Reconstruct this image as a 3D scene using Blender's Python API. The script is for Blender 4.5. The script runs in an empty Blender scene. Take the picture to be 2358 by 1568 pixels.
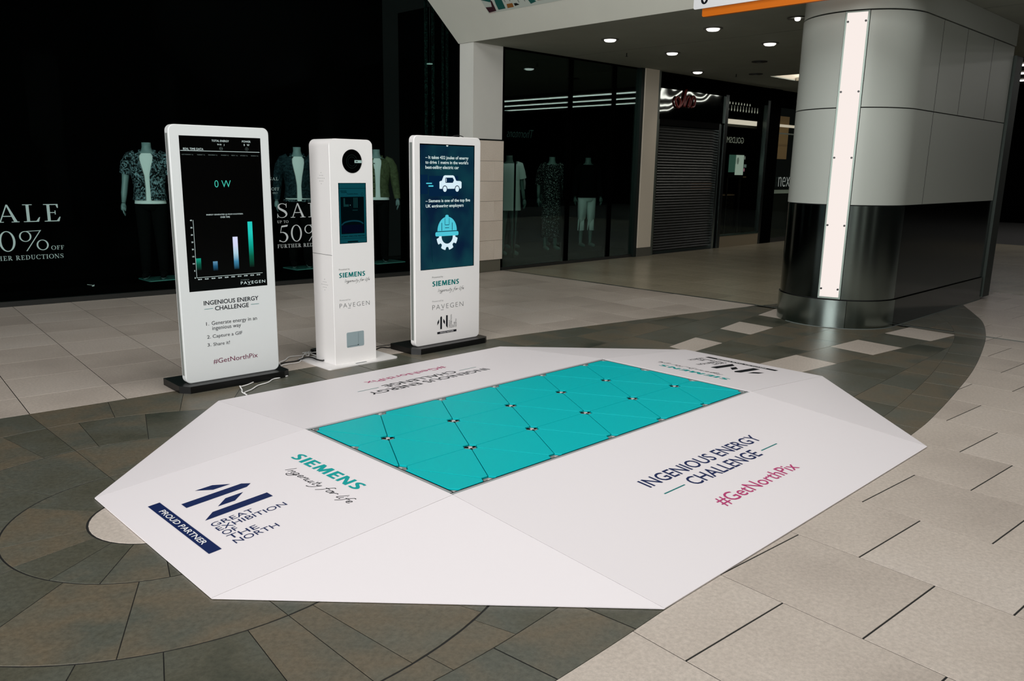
import bpy, math, random
from mathutils import Vector, Matrix
random.seed(7)
S = bpy.context.scene
COL = S.collection
PI = math.pi
def rad(a): return a*PI/180

# ------------------------------------------------------------------ camera
f_px = 1866.79
yaw, pit, rol = 0.802983, 0.2195174, -0.0133910
fw = Vector((math.cos(yaw)*math.cos(pit), math.sin(yaw)*math.cos(pit), -math.sin(pit)))
rt = Vector((math.sin(yaw), -math.cos(yaw), 0)); dn = fw.cross(rt)
c_, s_ = math.cos(rol), math.sin(rol)
r2 = c_*rt + s_*dn; d2 = -s_*rt + c_*dn
CAMLOC = Vector((-2.397405, -2.771026, 1.619616))
cd = bpy.data.cameras.new('camera'); cam = bpy.data.objects.new('camera', cd); COL.objects.link(cam)
R = Matrix((r2, -d2, -fw)).transposed().to_4x4()
cam.matrix_world = Matrix.Translation(CAMLOC) @ R
cd.sensor_width = 36; cd.lens = f_px/2358*36; cd.shift_x = 34.86/2358; cd.shift_y = 21.88/2358
cd.clip_start = 0.05; cd.clip_end = 200
S.camera = cam
# ------------------------------------------------------------------ world, light, exposure
W = bpy.data.worlds.new('world'); S.world = W; W.use_nodes = True
W.node_tree.nodes['Background'].inputs[0].default_value = (0.62, 0.72, 0.68, 1)
W.node_tree.nodes['Background'].inputs[1].default_value = 0.006
S.view_settings.view_transform = 'Standard'; S.view_settings.look = 'None'
S.view_settings.exposure = 0.0; S.view_settings.gamma = 1.0; S.view_settings.use_curve_mapping = False
def area(name, loc, sx, sy, energy, color=(1, 1, 1), rot=(0, 0, 0), spread=PI):
    l = bpy.data.lights.new(name, 'AREA'); l.shape = 'RECTANGLE'; l.size = sx; l.size_y = sy
    l.energy = energy; l.color = color; l.spread = spread
    o = bpy.data.objects.new(name, l); o.location = loc; o.rotation_euler = rot; COL.objects.link(o); return o
area('skylight', (1.0, -0.4, 6.4), 4.4, 4.0, 262, (1.0, 0.975, 0.965))
# unseen fill light, added behind and left of the camera to brighten upright faces
en = area('unseen_fill_light', (-9.5, -2.6, 3.4), 6.0, 4.2, 1120, (1.0, 0.99, 0.985))
en.rotation_euler = (Vector((2.0, 1.8, 0.9))-en.location).to_track_quat('-Z', 'Y').to_euler()

# ------------------------------------------------------------------ materials
def lin(c):
    def g(u):
        u /= 255
        return u/12.92 if u <= 0.04045 else ((u+0.055)/1.055)**2.4
    return (g(c[0]), g(c[1]), g(c[2]), 1)
MATS = {}
def mat(name, col, rough=0.5, metal=0.0, spec=0.5, emit=None, es=0.0, bump=0.0, bscale=40, var=0.0, vscale=6, raw=False):
    if name in MATS: return MATS[name]
    m = bpy.data.materials.new(name); m.use_nodes = True; nt = m.node_tree; b = nt.nodes['Principled BSDF']
    c = col if raw else lin(col)
    b.inputs['Base Color'].default_value = c
    b.inputs['Roughness'].default_value = rough; b.inputs['Metallic'].default_value = metal
    b.inputs['Specular IOR Level'].default_value = spec
    if emit is not None:
        b.inputs['Emission Color'].default_value = lin(emit); b.inputs['Emission Strength'].default_value = es
    if var > 0 or bump > 0:
        tc = nt.nodes.new('ShaderNodeTexCoord')
        nz = nt.nodes.new('ShaderNodeTexNoise'); nz.inputs['Scale'].default_value = vscale; nz.inputs['Detail'].default_value = 6
        nt.links.new(tc.outputs['Object'], nz.inputs['Vector'])
        if var > 0:
            r = nt.nodes.new('ShaderNodeValToRGB')
            r.color_ramp.elements[0].position = 0.3; r.color_ramp.elements[1].position = 0.7
            r.color_ramp.elements[0].color = (c[0]*(1-var), c[1]*(1-var), c[2]*(1-var), 1)
            r.color_ramp.elements[1].color = (min(1, c[0]*(1+var)), min(1, c[1]*(1+var)), min(1, c[2]*(1+var)), 1)
            nt.links.new(nz.outputs['Fac'], r.inputs['Fac']); nt.links.new(r.outputs['Color'], b.inputs['Base Color'])
        if bump > 0:
            n2 = nt.nodes.new('ShaderNodeTexNoise'); n2.inputs['Scale'].default_value = bscale; n2.inputs['Detail'].default_value = 4
            nt.links.new(tc.outputs['Object'], n2.inputs['Vector'])
            bp = nt.nodes.new('ShaderNodeBump'); bp.inputs['Strength'].default_value = bump; bp.inputs['Distance'].default_value = 0.01
            nt.links.new(n2.outputs['Fac'], bp.inputs['Height']); nt.links.new(bp.outputs['Normal'], b.inputs['Normal'])
    MATS[name] = m; return m
def stone(name, cols, rough, spec, patch=2.2, pitscale=60, pit=0.5, bump=0.15, spread=0.5):
    """stone tile: big soft patches + per-tile shift + fine speckle and small dark pits"""
    if name in MATS: return MATS[name]
    m = bpy.data.materials.new(name); m.use_nodes = True; nt = m.node_tree; N = nt.nodes; Lk = nt.links.new
    b = N['Principled BSDF']; tc = N.new('ShaderNodeTexCoord'); oi = N.new('ShaderNodeObjectInfo')
    n1 = N.new('ShaderNodeTexNoise'); n1.noise_dimensions = '4D'; n1.inputs['Scale'].default_value = patch; n1.inputs['Detail'].default_value = 5
    Lk(tc.outputs['Object'], n1.inputs['Vector'])
    mw = N.new('ShaderNodeMath'); mw.operation = 'MULTIPLY'; mw.inputs[1].default_value = 17; Lk(oi.outputs['Random'], mw.inputs[0]); Lk(mw.outputs[0], n1.inputs['W'])
    a1 = N.new('ShaderNodeMath'); a1.operation = 'MULTIPLY_ADD'; a1.inputs[1].default_value = spread; Lk(oi.outputs['Random'], a1.inputs[0])
    a2 = N.new('ShaderNodeMath'); a2.operation = 'MULTIPLY_ADD'; a2.inputs[1].default_value = 1.6; a2.inputs[2].default_value = -0.3 - spread*0.5
    Lk(n1.outputs['Fac'], a2.inputs[0]); Lk(a2.outputs[0], a1.inputs[2])
    r = N.new('ShaderNodeValToRGB'); e = r.color_ramp.elements
    e[0].position = 0.0; e[0].color = lin(cols[0]); e[1].position = 1.0; e[1].color = lin(cols[-1])
    for i, c in enumerate(cols[1:-1]):
        q = e.new((i+1)/(len(cols)-1)); q.color = lin(c)
    Lk(a1.outputs[0], r.inputs['Fac'])
    n2 = N.new('ShaderNodeTexNoise'); n2.inputs['Scale'].default_value = pitscale; n2.inputs['Detail'].default_value = 8; n2.inputs['Roughness'].default_value = 0.75
    Lk(tc.outputs['Object'], n2.inputs['Vector'])
    r2_ = N.new('ShaderNodeValToRGB'); r2_.color_ramp.elements[0].position = 0.36; r2_.color_ramp.elements[0].color = (1-pit, 1-pit, 1-pit, 1)
    r2_.color_ramp.elements[1].position = 0.62; r2_.color_ramp.elements[1].color = (1.06, 1.06, 1.06, 1)
    Lk(n2.outputs['Fac'], r2_.inputs['Fac'])
    mx = N.new('ShaderNodeMixRGB'); mx.blend_type = 'MULTIPLY'; mx.inputs[0].default_value = 1
    Lk(r.outputs['Color'], mx.inputs[1]); Lk(r2_.outputs['Color'], mx.inputs[2]); Lk(mx.outputs[0], b.inputs['Base Color'])
    bp = N.new('ShaderNodeBump'); bp.inputs['Strength'].default_value = bump; bp.inputs['Distance'].default_value = 0.004
    Lk(n2.outputs['Fac'], bp.inputs['Height']); Lk(bp.outputs['Normal'], b.inputs['Normal'])
    b.inputs['Roughness'].default_value = rough; b.inputs['Specular IOR Level'].default_value = spec
    MATS[name] = m; return m
def glass(name, tint, refl, rough=0.0):
    if name in MATS: return MATS[name]
    m = bpy.data.materials.new(name); m.use_nodes = True; nt = m.node_tree; N = nt.nodes; Lk = nt.links.new
    N.remove(N['Principled BSDF'])
    t = N.new('ShaderNodeBsdfTransparent'); t.inputs[0].default_value = (*tint, 1)
    g = N.new('ShaderNodeBsdfGlossy'); g.inputs['Roughness'].default_value = rough; g.inputs[0].default_value = (0.8, 1, 0.95, 1)
    x = N.new('ShaderNodeMixShader'); x.inputs[0].default_value = refl
    Lk(t.outputs[0], x.inputs[1]); Lk(g.outputs[0], x.inputs[2]); Lk(x.outputs[0], N['Material Output'].inputs['Surface'])
    MATS[name] = m; return m
def emis(name, c, s=1.0):
    return mat(name, (0, 0, 0), 0.5, 0, 0.0, c, s)
def gradient(name, stops, axis, z0, z1, s=1.0):
    if name in MATS: return MATS[name]
    m = mat(name, (0, 0, 0), 0.4, 0, 0.2); nt = m.node_tree; N = nt.nodes; Lk = nt.links.new; b = N['Principled BSDF']
    tc = N.new('ShaderNodeTexCoord'); sp = N.new('ShaderNodeSeparateXYZ'); mr = N.new('ShaderNodeMapRange')
    mr.inputs['From Min'].default_value = z0; mr.inputs['From Max'].default_value = z1
    Lk(tc.outputs['Object'], sp.inputs[0]); Lk(sp.outputs[axis], mr.inputs['Value'])
    r = N.new('ShaderNodeValToRGB'); e = r.color_ramp.elements; e[0].color = lin(stops[0]); e[1].color = lin(stops[-1])
    for i, c in enumerate(stops[1:-1]): e.new((i+1)/(len(stops)-1)).color = lin(c)
    Lk(mr.outputs[0], r.inputs['Fac']); Lk(r.outputs['Color'], b.inputs['Emission Color']); b.inputs['Emission Strength'].default_value = s
    return m

CREAM = stone('cream_limestone', [(176, 165, 154), (196, 185, 173), (204, 194, 183)], 0.42, 0.35, 1.6, 55, 0.20, 0.12, 0.5)
SLATE = stone('dark_slate', [(60, 64, 54), (86, 85, 72), (90, 92, 82), (108, 99, 82), (98, 99, 88)], 0.36, 0.45, 2.4, 45, 0.30, 0.3, 0.6)
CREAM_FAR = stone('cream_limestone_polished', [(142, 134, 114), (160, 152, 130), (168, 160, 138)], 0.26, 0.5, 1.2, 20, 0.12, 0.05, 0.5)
GROUT = mat('grout', (20, 20, 18), 0.9)
WHITE = mat('white_vinyl', (236, 231, 233), 0.5, 0, 0.3)
GLOSSW = mat('white_powder_coat', (240, 238, 236), 0.35, 0, 0.4)
SILVER = mat('light_grey_powder_coat', (222, 226, 225), 0.4, 0, 0.4)
SIDEGREY = mat('grey_side_trim', (150, 156, 152), 0.4, 0.3)
TEAL = mat('teal_vinyl', (0, 184, 188), 0.45, 0, 0.12)
TEALPRINT = mat('teal_print', (10, 160, 158), 0.5, 0, 0.2)
TEALDARK = mat('dark_teal_print', (8, 120, 118), 0.5, 0, 0.2)
NAVY = mat('navy_print', (18, 36, 84), 0.5, 0, 0.2)
INK = mat('black_print', (14, 18, 26), 0.5, 0, 0.2)
PINK = mat('magenta_print', (184, 62, 116), 0.5, 0, 0.2)
WINE = mat('dark_magenta_print', (110, 30, 66), 0.5, 0, 0.2)
PRINTW = mat('white_print', (235, 235, 235), 0.5, 0, 0.2)
BLACK = mat('satin_black', (7, 8, 8), 0.35, 0, 0.4)
MATTEBLACK = mat('matte_black', (4, 4, 4), 0.9, 0, 0.05)
VOID = mat('shop_black', (3, 3, 3), 1.0, 0, 0.0)
ALU = mat('aluminium', (176, 180, 180), 0.3, 0.9)
HUBGREY = mat('hub_grey', (138, 140, 138), 0.45, 0.1)
SCREENBLACK = mat('screen_black', (1, 1, 1), 0.25, 0, 0.15)
PAINT = mat('painted_plaster', (228, 228, 220), 0.7, 0, 0.2, var=0.03, vscale=2)
CEIL = mat('grey_ceiling_paint', (150, 154, 144), 0.8, 0, 0.15, var=0.04, vscale=3)
FASC = mat('fascia_paint', (226, 228, 216), 0.7, 0, 0.2, var=0.02, vscale=2)
TAN = stone('tan_cladding_stone', [(230, 216, 200), (238, 226, 210), (244, 232, 218)], 0.6, 0.3, 2.5, 70, 0.1, 0.1, 0.4)
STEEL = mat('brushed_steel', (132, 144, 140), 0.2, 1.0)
STEELDK = mat('steel_dark_reflection', (58, 66, 64), 0.14, 1.0)  # darker steel copy: reflected darkness put into the colour of the column sides
GREENMETAL = mat('dark_green_metal', (30, 42, 38), 0.4, 0.6)
CLAD = mat('column_cladding', (184, 190, 182), 0.42, 0.15, 0.4)
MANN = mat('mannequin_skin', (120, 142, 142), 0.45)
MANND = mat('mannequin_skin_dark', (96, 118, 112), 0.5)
CLOTHW = mat('white_cotton', (228, 234, 232), 0.85, 0, 0.1)
CLOTHK = mat('black_cotton', (3, 4, 4), 0.9, 0, 0.1)
SHOPGLASS = glass('shop_glass', (0.84, 0.93, 0.91), 0.0006)
SHOPGLASS3 = glass('shop_glass_clear', (0.84, 0.86, 0.82), 0.05)
SHOPGLASS2 = glass('shop_glass_reflective', (0.74, 0.86, 0.82), 0.075)
RAILM = mat('rail_aluminium', (172, 178, 178), .35, .25); CAPM = mat('cap_grey', (206, 208, 206), .4, .1)
CABW = mat('white_cable', (232, 232, 230), 0.5); CABK = mat('black_cable', (10, 10, 10), 0.5)

# ------------------------------------------------------------------ mesh helpers
def tag(o, label=None, cat=None, group=None, kind=None):
    if label: o['label'] = label
    if cat: o['category'] = cat
    if group: o['group'] = group
    if kind: o['kind'] = kind
    return o
def thing(name, label, cat, loc=(0, 0, 0), rz=0, group=None):
    o = bpy.data.objects.new(name, None); o.empty_display_size = 0.1; COL.objects.link(o)
    o.location = loc; o.rotation_euler = (0, 0, rz); return tag(o, label, cat, group)
class MB:
    def __init__(s): s.v = []; s.f = []; s.sm = []
    def add(s, vs, fs, smooth=False):
        n = len(s.v); s.v += [tuple(p) for p in vs]; s.f += [tuple(i+n for i in q) for q in fs]; s.sm += [smooth]*len(fs); return s
    def box(s, a, b):
        x0, y0, z0 = a; x1, y1, z1 = b
        return s.add([(x0, y0, z0), (x1, y0, z0), (x1, y1, z0), (x0, y1, z0), (x0, y0, z1), (x1, y0, z1), (x1, y1, z1), (x0, y1, z1)],
                     [(0, 3, 2, 1), (4, 5, 6, 7), (0, 1, 5, 4), (1, 2, 6, 5), (2, 3, 7, 6), (3, 0, 4, 7)])
    def prism(s, poly, z0, z1):
        n = len(poly)
        return s.add([(x, y, z0) for x, y in poly]+[(x, y, z1) for x, y in poly],
                     [tuple(range(n-1, -1, -1)), tuple(range(n, 2*n))]+[(i, (i+1) % n, n+(i+1) % n, n+i) for i in range(n)])
    def slab(s, quad, th):
        """polygon in 3-D with thickness th along -normal"""
        q = [Vector(p) for p in quad]; nrm = (q[1]-q[0]).cross(q[2]-q[0]).normalized(); n = len(q)
        return s.add(q+[p-nrm*th for p in q], [tuple(range(n)), tuple(range(2*n-1, n-1, -1))]+[(i, n+i, n+(i+1) % n, (i+1) % n) for i in range(n)])
    def frontplate(s, poly, y0, y1):
        """polygon given in x,z extruded from y0 (front) to y1"""
        n = len(poly)
        return s.add([(x, y0, z) for x, z in poly]+[(x, y1, z) for x, z in poly],
                     [tuple(range(n)), tuple(range(2*n-1, n-1, -1))]+[((i+1) % n, i, n+i, n+(i+1) % n) for i in range(n)])
    def loft(s, rings, cap=True, smooth=True, closed=True):
        n = len(rings[0]); b = len(s.v); s.v += [tuple(p) for r in rings for p in r]
        m = n if closed else n-1
        for k in range(len(rings)-1):
            for i in range(m):
                j = (i+1) % n; s.f.append((b+k*n+i, b+k*n+j, b+(k+1)*n+j, b+(k+1)*n+i)); s.sm.append(smooth)
        if cap:
            s.f.append(tuple(b+i for i in range(n-1, -1, -1))); s.f.append(tuple(b+(len(rings)-1)*n+i for i in range(n))); s.sm += [False, False]
        return s
    def tube(s, pts, rads, seg=8, cap=True):
        P = [Vector(p) for p in pts]
        if not isinstance(rads, (list, tuple)): rads = [rads]*len(P)
        rings = []; prev = None
        for i, p in enumerate(P):
            t = (P[min(i+1, len(P)-1)]-P[max(i-1, 0)]).normalized()
            if prev is None: u = t.orthogonal().normalized()
            else: u = (prev-t*prev.dot(t)).normalized()
            prev = u; w = t.cross(u)
            rings.append([p+(u*math.cos(a)+w*math.sin(a))*rads[i] for a in [2*PI*k/seg for k in range(seg)]])
        return s.loft(rings, cap)
    def disc(s, c, r, axis='z', h=0.0, n=28):
        P = []
        for k in range(n):
            a = 2*PI*k/n; x, y = r*math.cos(a), r*math.sin(a)
            P.append((x, y))
        if axis == 'z': return s.prism([(c[0]+x, c[1]+y) for x, y in P], c[2], c[2]+h)
        return s.frontplate([(c[0]+x, c[2]+y) for x, y in P], c[1]-h, c[1])
    def build(s, name, m, parent=None, loc=None):
        me = bpy.data.meshes.new(name); me.from_pydata(s.v, [], s.f); me.materials.append(m)
        me.polygons.foreach_set('use_smooth', s.sm); me.update()
        o = bpy.data.objects.new(name, me); COL.objects.link(o)
        if loc: o.location = loc
        if parent: o.parent = parent
        return o
def rrect(x0, z0, x1, z1, r, n=6):
    P = []
    for cx, cz, a0 in ((x1-r, z0+r, -90), (x1-r, z1-r, 0), (x0+r, z1-r, 90), (x0+r, z0+r, 180)):
        for k in range(n+1):
            a = rad(a0+90*k/n); P.append((cx+r*math.cos(a), cz+r*math.sin(a)))
    return P
def bez(P, n=6):
    """Catmull-Rom through points"""
    out = []; P = [Vector(p) for p in P]
    for i in range(len(P)-1):
        a, b, c, d = P[max(i-1, 0)], P[i], P[i+1], P[min(i+2, len(P)-1)]
        for k in range(n):
            t = k/n; out.append(0.5*((2*b)+(c-a)*t+(2*a-5*b+4*c-d)*t*t+(3*b-a-3*c+d)*t**3))
    out.append(P[-1]); return out

# ------------------------------------------------------------------ writing
class Frame:
    def __init__(s, o, X, Y): s.o = Vector(o); s.X = Vector(X); s.Y = Vector(Y); s.N = s.X.cross(s.Y).normalized()
    def p(s, x, y, d=0.0008): return s.o+s.X*x+s.Y*y+s.N*d
FACE = Frame((0, 0, 0), (1, 0, 0), (0, 0, 1))       # kiosk fronts: x across, z up, looking along +y
def flat(fr, polys, name, m, parent, d=0.0008):
    v = []; f = []
    for k_, q in enumerate(polys):
        if parea(q) < 0: q = q[::-1]
        n = len(v); v += [tuple(fr.p(x, y, d+(k_ % 40)*4e-6)) for x, y in q]; f.append(tuple(range(n, n+len(q))))
    me = bpy.data.meshes.new(name); me.from_pydata(v, [], f); me.materials.append(m); me.update()
    o = bpy.data.objects.new(name, me); COL.objects.link(o)
    if parent: o.parent = parent
    return o
FCACHE = {}
def text(fr, body, x0, y0, x1, y1, m, parent, weight=0.0, name='lettering', mirror=False, d=0.0008, spacing=1.0):
    key = (body, weight, spacing)
    if key not in FCACHE:
        c = bpy.data.curves.new('t', 'FONT'); c.body = body; c.resolution_u = 3; c.offset = weight; c.fill_mode = 'FRONT'; c.dimensions = '2D'; c.space_character = spacing
        o = bpy.data.objects.new('t', c); COL.objects.link(o); bpy.context.view_layer.update()
        me = bpy.data.meshes.new_from_object(o)
        FCACHE[key] = ([(v.co.x, v.co.y) for v in me.vertices], [tuple(p.vertices) for p in me.polygons])
        bpy.data.objects.remove(o); bpy.data.curves.remove(c); bpy.data.meshes.remove(me)
    V, F = FCACHE[key]
    ax = min(v[0] for v in V); bx = max(v[0] for v in V); ay = min(v[1] for v in V); by = max(v[1] for v in V)
    if not any(ch in 'gjpqy,' for ch in body): pass
    kx = (x1-x0)/(bx-ax); ky = (y1-y0)/max(by-ay, 1e-6)
    pts = []
    for x, y in V:
        X = (x-ax)*kx
        if mirror: X = (x1-x0)-X
        pts.append(tuple(fr.p(x0+X, y0+(y-ay)*ky, d)))
    me = bpy.data.meshes.new(name); me.from_pydata(pts, [], F); me.materials.append(m); me.update()
    o = bpy.data.objects.new(name, me); COL.objects.link(o)
    if parent: o.parent = parent
    return o
def ribbon(pts, w=None):
    """polyline (x,y[,w]) -> quads"""
    q = []; P = [Vector(p[:2]) for p in pts]; ws = [p[2] if len(p) > 2 else w for p in pts]
    L = []; Rr = []
    for i, p in enumerate(P):
        t = (P[min(i+1, len(P)-1)]-P[max(i-1, 0)])
        t = t.normalized() if t.length > 1e-9 else Vector((1, 0)); n = Vector((-t.y, t.x))*ws[i]/2
        L.append(p+n); Rr.append(p-n)
    for i in range(len(P)-1): q.append([tuple(L[i]), tuple(L[i+1]), tuple(Rr[i+1]), tuple(Rr[i])][::-1])
    return q
def srib(pts, w=None, n=6):
    d3 = [Vector((p[0], p[1], (p[2] if len(p) > 2 else w))) for p in pts]
    return ribbon([(p.x, p.y, max(p.z, 1e-5)) for p in bez(d3, n)])
def ringp(cx, cy, rx, ry, tx, ty, a0=0, a1=360, n=30):
    q = []
    for k in range(n):
        a, b = rad(a0+(a1-a0)*k/n), rad(a0+(a1-a0)*(k+1)/n)
        q.append([(cx+rx*math.cos(a), cy+ry*math.sin(a)), (cx+rx*math.cos(b), cy+ry*math.sin(b)),
                  (cx+(rx-tx)*math.cos(b), cy+(ry-ty)*math.sin(b)), (cx+(rx-tx)*math.cos(a), cy+(ry-ty)*math.sin(a))])
    return q
def rc(x0, y0, x1, y1): return [(x0, y0), (x1, y0), (x1, y1), (x0, y1)]
T = .04
def G_I(x=0): return [rc(x+.13, 0, x+.25, 1), rc(x, 0, x+.38, T), rc(x, 1-T, x+.38, 1)]
SER = {
 'I': (.38, G_I()),
 'L': (.66, G_I()+[rc(.1, 0, .6, .05), [(.5, .05), (.6, 0), (.66, .26), (.62, .26)]]),
 'E': (.66, G_I()+[rc(.1, 0, .6, .05), [(.5, .05), (.6, 0), (.66, .26), (.62, .26)], rc(.1, .95, .58, 1), [(.5, .95), (.55, .78), (.59, .78), (.59, 1)],
       rc(.2, .49, .46, .535), rc(.44, .4, .475, .63)]),
 'F': (.6, G_I()+[rc(.1, .95, .56, 1), [(.5, .95), (.54, .76), (.58, .76), (.58, 1)], rc(.2, .47, .44, .515), rc(.42, .38, .455, .6)]),
 'H': (.86, G_I()+G_I(.46)+[rc(.2, .48, .65, .53)]),
 'T': (.72, [rc(.3, 0, .42, 1), rc(.17, 0, .55, T), rc(0, .95, .72, 1), [(0, .76), (.03, .76), (.07, .96), (0, 1)], [(.69, .76), (.72, .76), (.72, 1), (.65, .96)]]),
 'A': (.86, [[(.08, 0), (.13, 0), (.42, .93), (.39, 1)], [(.38, 1), (.45, 1), (.8, 0), (.66, 0)], rc(.2, .32, .62, .37), rc(0, 0, .25, T), rc(.55, 0, .86, T)]),
 'N': (.86, [rc(.11, 0, .15, 1), rc(.0, 0, .28, T), rc(.7, 0, .74, 1), rc(.58, 1-T, .86, 1), [(.02, 1), (.2, 1), (.74, .08), (.74, 0), (.68, 0)]]),
 'U': (.8, [rc(.11, .28, .23, 1), rc(0, 1-T, .35, 1), rc(.6, .28, .645, 1), rc(.5, 1-T, .78, 1)]+ringp(.378, .28, .268, .29, .1, .05, 180, 360, 18)),
 'P': (.64, G_I()+ringp(.3, .73, .32, .27, .12, .05, -90, 90, 18)),
 'R': (.76, G_I()+ringp(.3, .74, .3, .26, .12, .05, -90, 90, 18)+[[(.3, .49), (.44, .5), (.76, 0), (.58, 0)], rc(.55, 0, .78, T)]),
 'D': (.8, G_I()+ringp(.28, .5, .5, .5, .13, .045, -90, 90, 24)),
 'C': (.76, ringp(.42, .5, .42, .515, .13, .05, 42, 318, 30)+[rc(.68, .68, .71, 1.0), rc(.7, .12, .73, .25)]),
 'O': (.86, ringp(.43, .5, .43, .515, .13, .05)),
 'Y': (.8, [rc(.34, 0, .46, .45), rc(.22, 0, .58, T), [(.05, 1), (.19, 1), (.46, .45), (.36, .42)], [(.7, 1), (.74, 1), (.46, .42), (.42, .46)], rc(0, 1-T, .3, 1), rc(.58, 1-T, .82, 1)]),
 '0': (.68, ringp(.34, .5, .34, .515, .1, .04)),
 'S': (.62, srib([(.56, .82, .03), (.48, .93, .04), (.33, .98, .04), (.18, .93, .06), (.11, .79, .09), (.16, .65, .12), (.31, .54, .14), (.47, .42, .14), (.55, .25, .1), (.49, .1, .06), (.32, .02, .035), (.15, .06, .03), (.06, .2, .03)])+[rc(.54, .7, .57, 1.0), rc(.035, 0, .065, .3)]),
 '5': (.62, srib([(.05, .09, .09), (.14, .05, .05), (.28, .0, .04), (.44, .06, .07), (.54, .27, .12), (.46, .48, .1), (.28, .58, .05), (.12, .56, .03)])+[[(.12, .55), (.15, .55), (.24, .96), (.2, .96)], [(.2, .88), (.56, .92), (.6, 1.03), (.22, .98)]]),
 '%': (1.3, ringp(.28, .72, .26, .27, .07, .035)+ringp(.98, .26, .26, .27, .07, .035)+[[(.26, -.02), (.31, -.02), (.98, 1.02), (.93, 1.02)], [(.35, .96), (.95, .98), (.95, 1.01), (.35, .99)]]),
}
def serif(fr, body, x0, y0, x1, y1, m, parent, gap=.12, name='lettering', d=0.0008):
    x = 0; polys = []
    for ch in body:
        if ch == ' ': x += .45; continue
        w, g = SER[ch]; polys += [[(px+x, py) for px, py in q] for q in g]; x += w+gap
    x -= gap; kx = (x1-x0)/x; ky = y1-y0
    return flat(fr, [[(x0+px*kx, y0+py*ky) for px, py in q] for q in polys], name, m, parent, d)
BOLD = {
 'I': (.25, [rc(0, 0, .25, 1)]),
 'E': (.60, [rc(0, 0, .24, 1), rc(.2, 0, .6, .19), rc(.2, .415, .55, .585), rc(.2, .81, .6, 1)]),
 'M': (1.06, [[(0, 0), (.2, 0), (.26, 1), (.07, 1)], [(.07, 1), (.33, 1), (.58, .3), (.49, 0), (.43, 0)], [(.63, 0), (.57, 0), (.48, .3), (.73, 1), (.99, 1)], [(.8, 1), (.99, 1), (1.06, 0), (.84, 0)]]),
 'N': (.80, [rc(0, 0, .2, 1), rc(.6, 0, .8, 1), [(0, 1), (.24, 1), (.8, 0), (.56, 0)]]),
 'S': (.62, srib([(.56, .87, .17), (.42, .915, .17), (.24, .88, .19), (.13, .74, .22), (.22, .59, .22), (.4, .45, .22), (.49, .28, .22), (.38, .12, .19), (.2, .085, .17), (.04, .13, .17)])),
}
def bold(fr, body, x0, y0, x1, y1, m, parent, gap=.15):
    x = 0; polys = []
    for ch in body:
        w, g_ = BOLD[ch]; polys += [[(px+x, py) for px, py in q] for q in g_]; x += w+gap
    x -= gap; kx = (x1-x0)/x; ky = y1-y0
    return flat(fr, [[(x0+px*kx, y0+py*ky) for px, py in q] for q in polys], 'lettering', m, parent)
def script_phrase():
    st = []; x = 0
    def add(dx, *strokes):
        nonlocal x
        for s in strokes: st.append([(x+px+py*.18, py) for px, py in s])
        x += dx
    n_ = [(0, 0), (.08, .95), (.1, .55), (.38, .95), (.52, .8), (.5, .1), (.66, .05)]
    u_ = [(0, .95), (-.02, .2), (.15, 0), (.42, .3), (.5, .95), (.48, .1), (.66, .05)]
    e_ = [(-.02, .35), (.35, .6), (.3, .92), (.08, .8), (.02, .3), (.2, .02), (.5, .2)]
    i_ = [(.02, .9), (0, .1), (.16, .05)]
    add(.42, [(0, 0), (.08, 1), (.12, 2.0)])
    add(.74, n_)
    add(.8, [(.45, .8), (.2, .95), (0, .45), (.15, .05), (.42, .4), (.5, .9), (.42, -.5), (.12, -1.0), (-.25, -.75), (-.1, -.4), (.65, .2)])
    add(.6, e_); add(.74, n_); add(.74, u_); add(.3, i_, [(.1, 1.4), (.13, 1.5)])
    add(.5, [(.2, 1.7), (.08, .3), (.2, .02), (.4, .2)], [(-.05, 1.05), (.45, 1.15)])
    add(.85, [(0, .9), (.05, .4), (.25, .35), (.42, .9), (.3, -.2), (0, -1.0), (-.3, -1.1)])
    x += .25
    add(.6, [(.6, 1.9), (.35, 1.95), (.2, 1.2), (.1, 0), (-.15, -.9)], [(-.05, .9), (.5, 1.0)])
    add(.62, [(.3, .95), (.02, .6), (.1, .05), (.4, .2), (.48, .7), (.28, .95), (.65, .85)])
    add(.65, [(0, .9), (.02, 0), (.15, .6), (.45, .95), (.6, .8)])
    x += .3
    add(.45, [(.35, 2.0), (.1, .6), (.1, .05), (.35, .1)]); add(.32, i_, [(.1, 1.4), (.13, 1.5)])
    add(.6, [(.6, 1.9), (.35, 1.95), (.2, 1.2), (.1, 0), (-.15, -.9)], [(-.05, .9), (.5, 1.0)])
    add(.55, e_)
    return st
SCR = script_phrase()
def script(fr, x0, y0, x1, h, m, parent, w=.13, d=0.0008, name='handwritten_lettering'):
    """y0 = baseline, h = x-height"""
    allx = [p[0] for s in SCR for p in s]; a, b = min(allx), max(allx); kx = (x1-x0)/(b-a)
    polys = []
    for s in SCR:
        polys += srib([(x0+(px-a)*kx, y0+py*h) for px, py in s], w*h, 4)
    return flat(fr, polys, name, m, parent, d)

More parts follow.
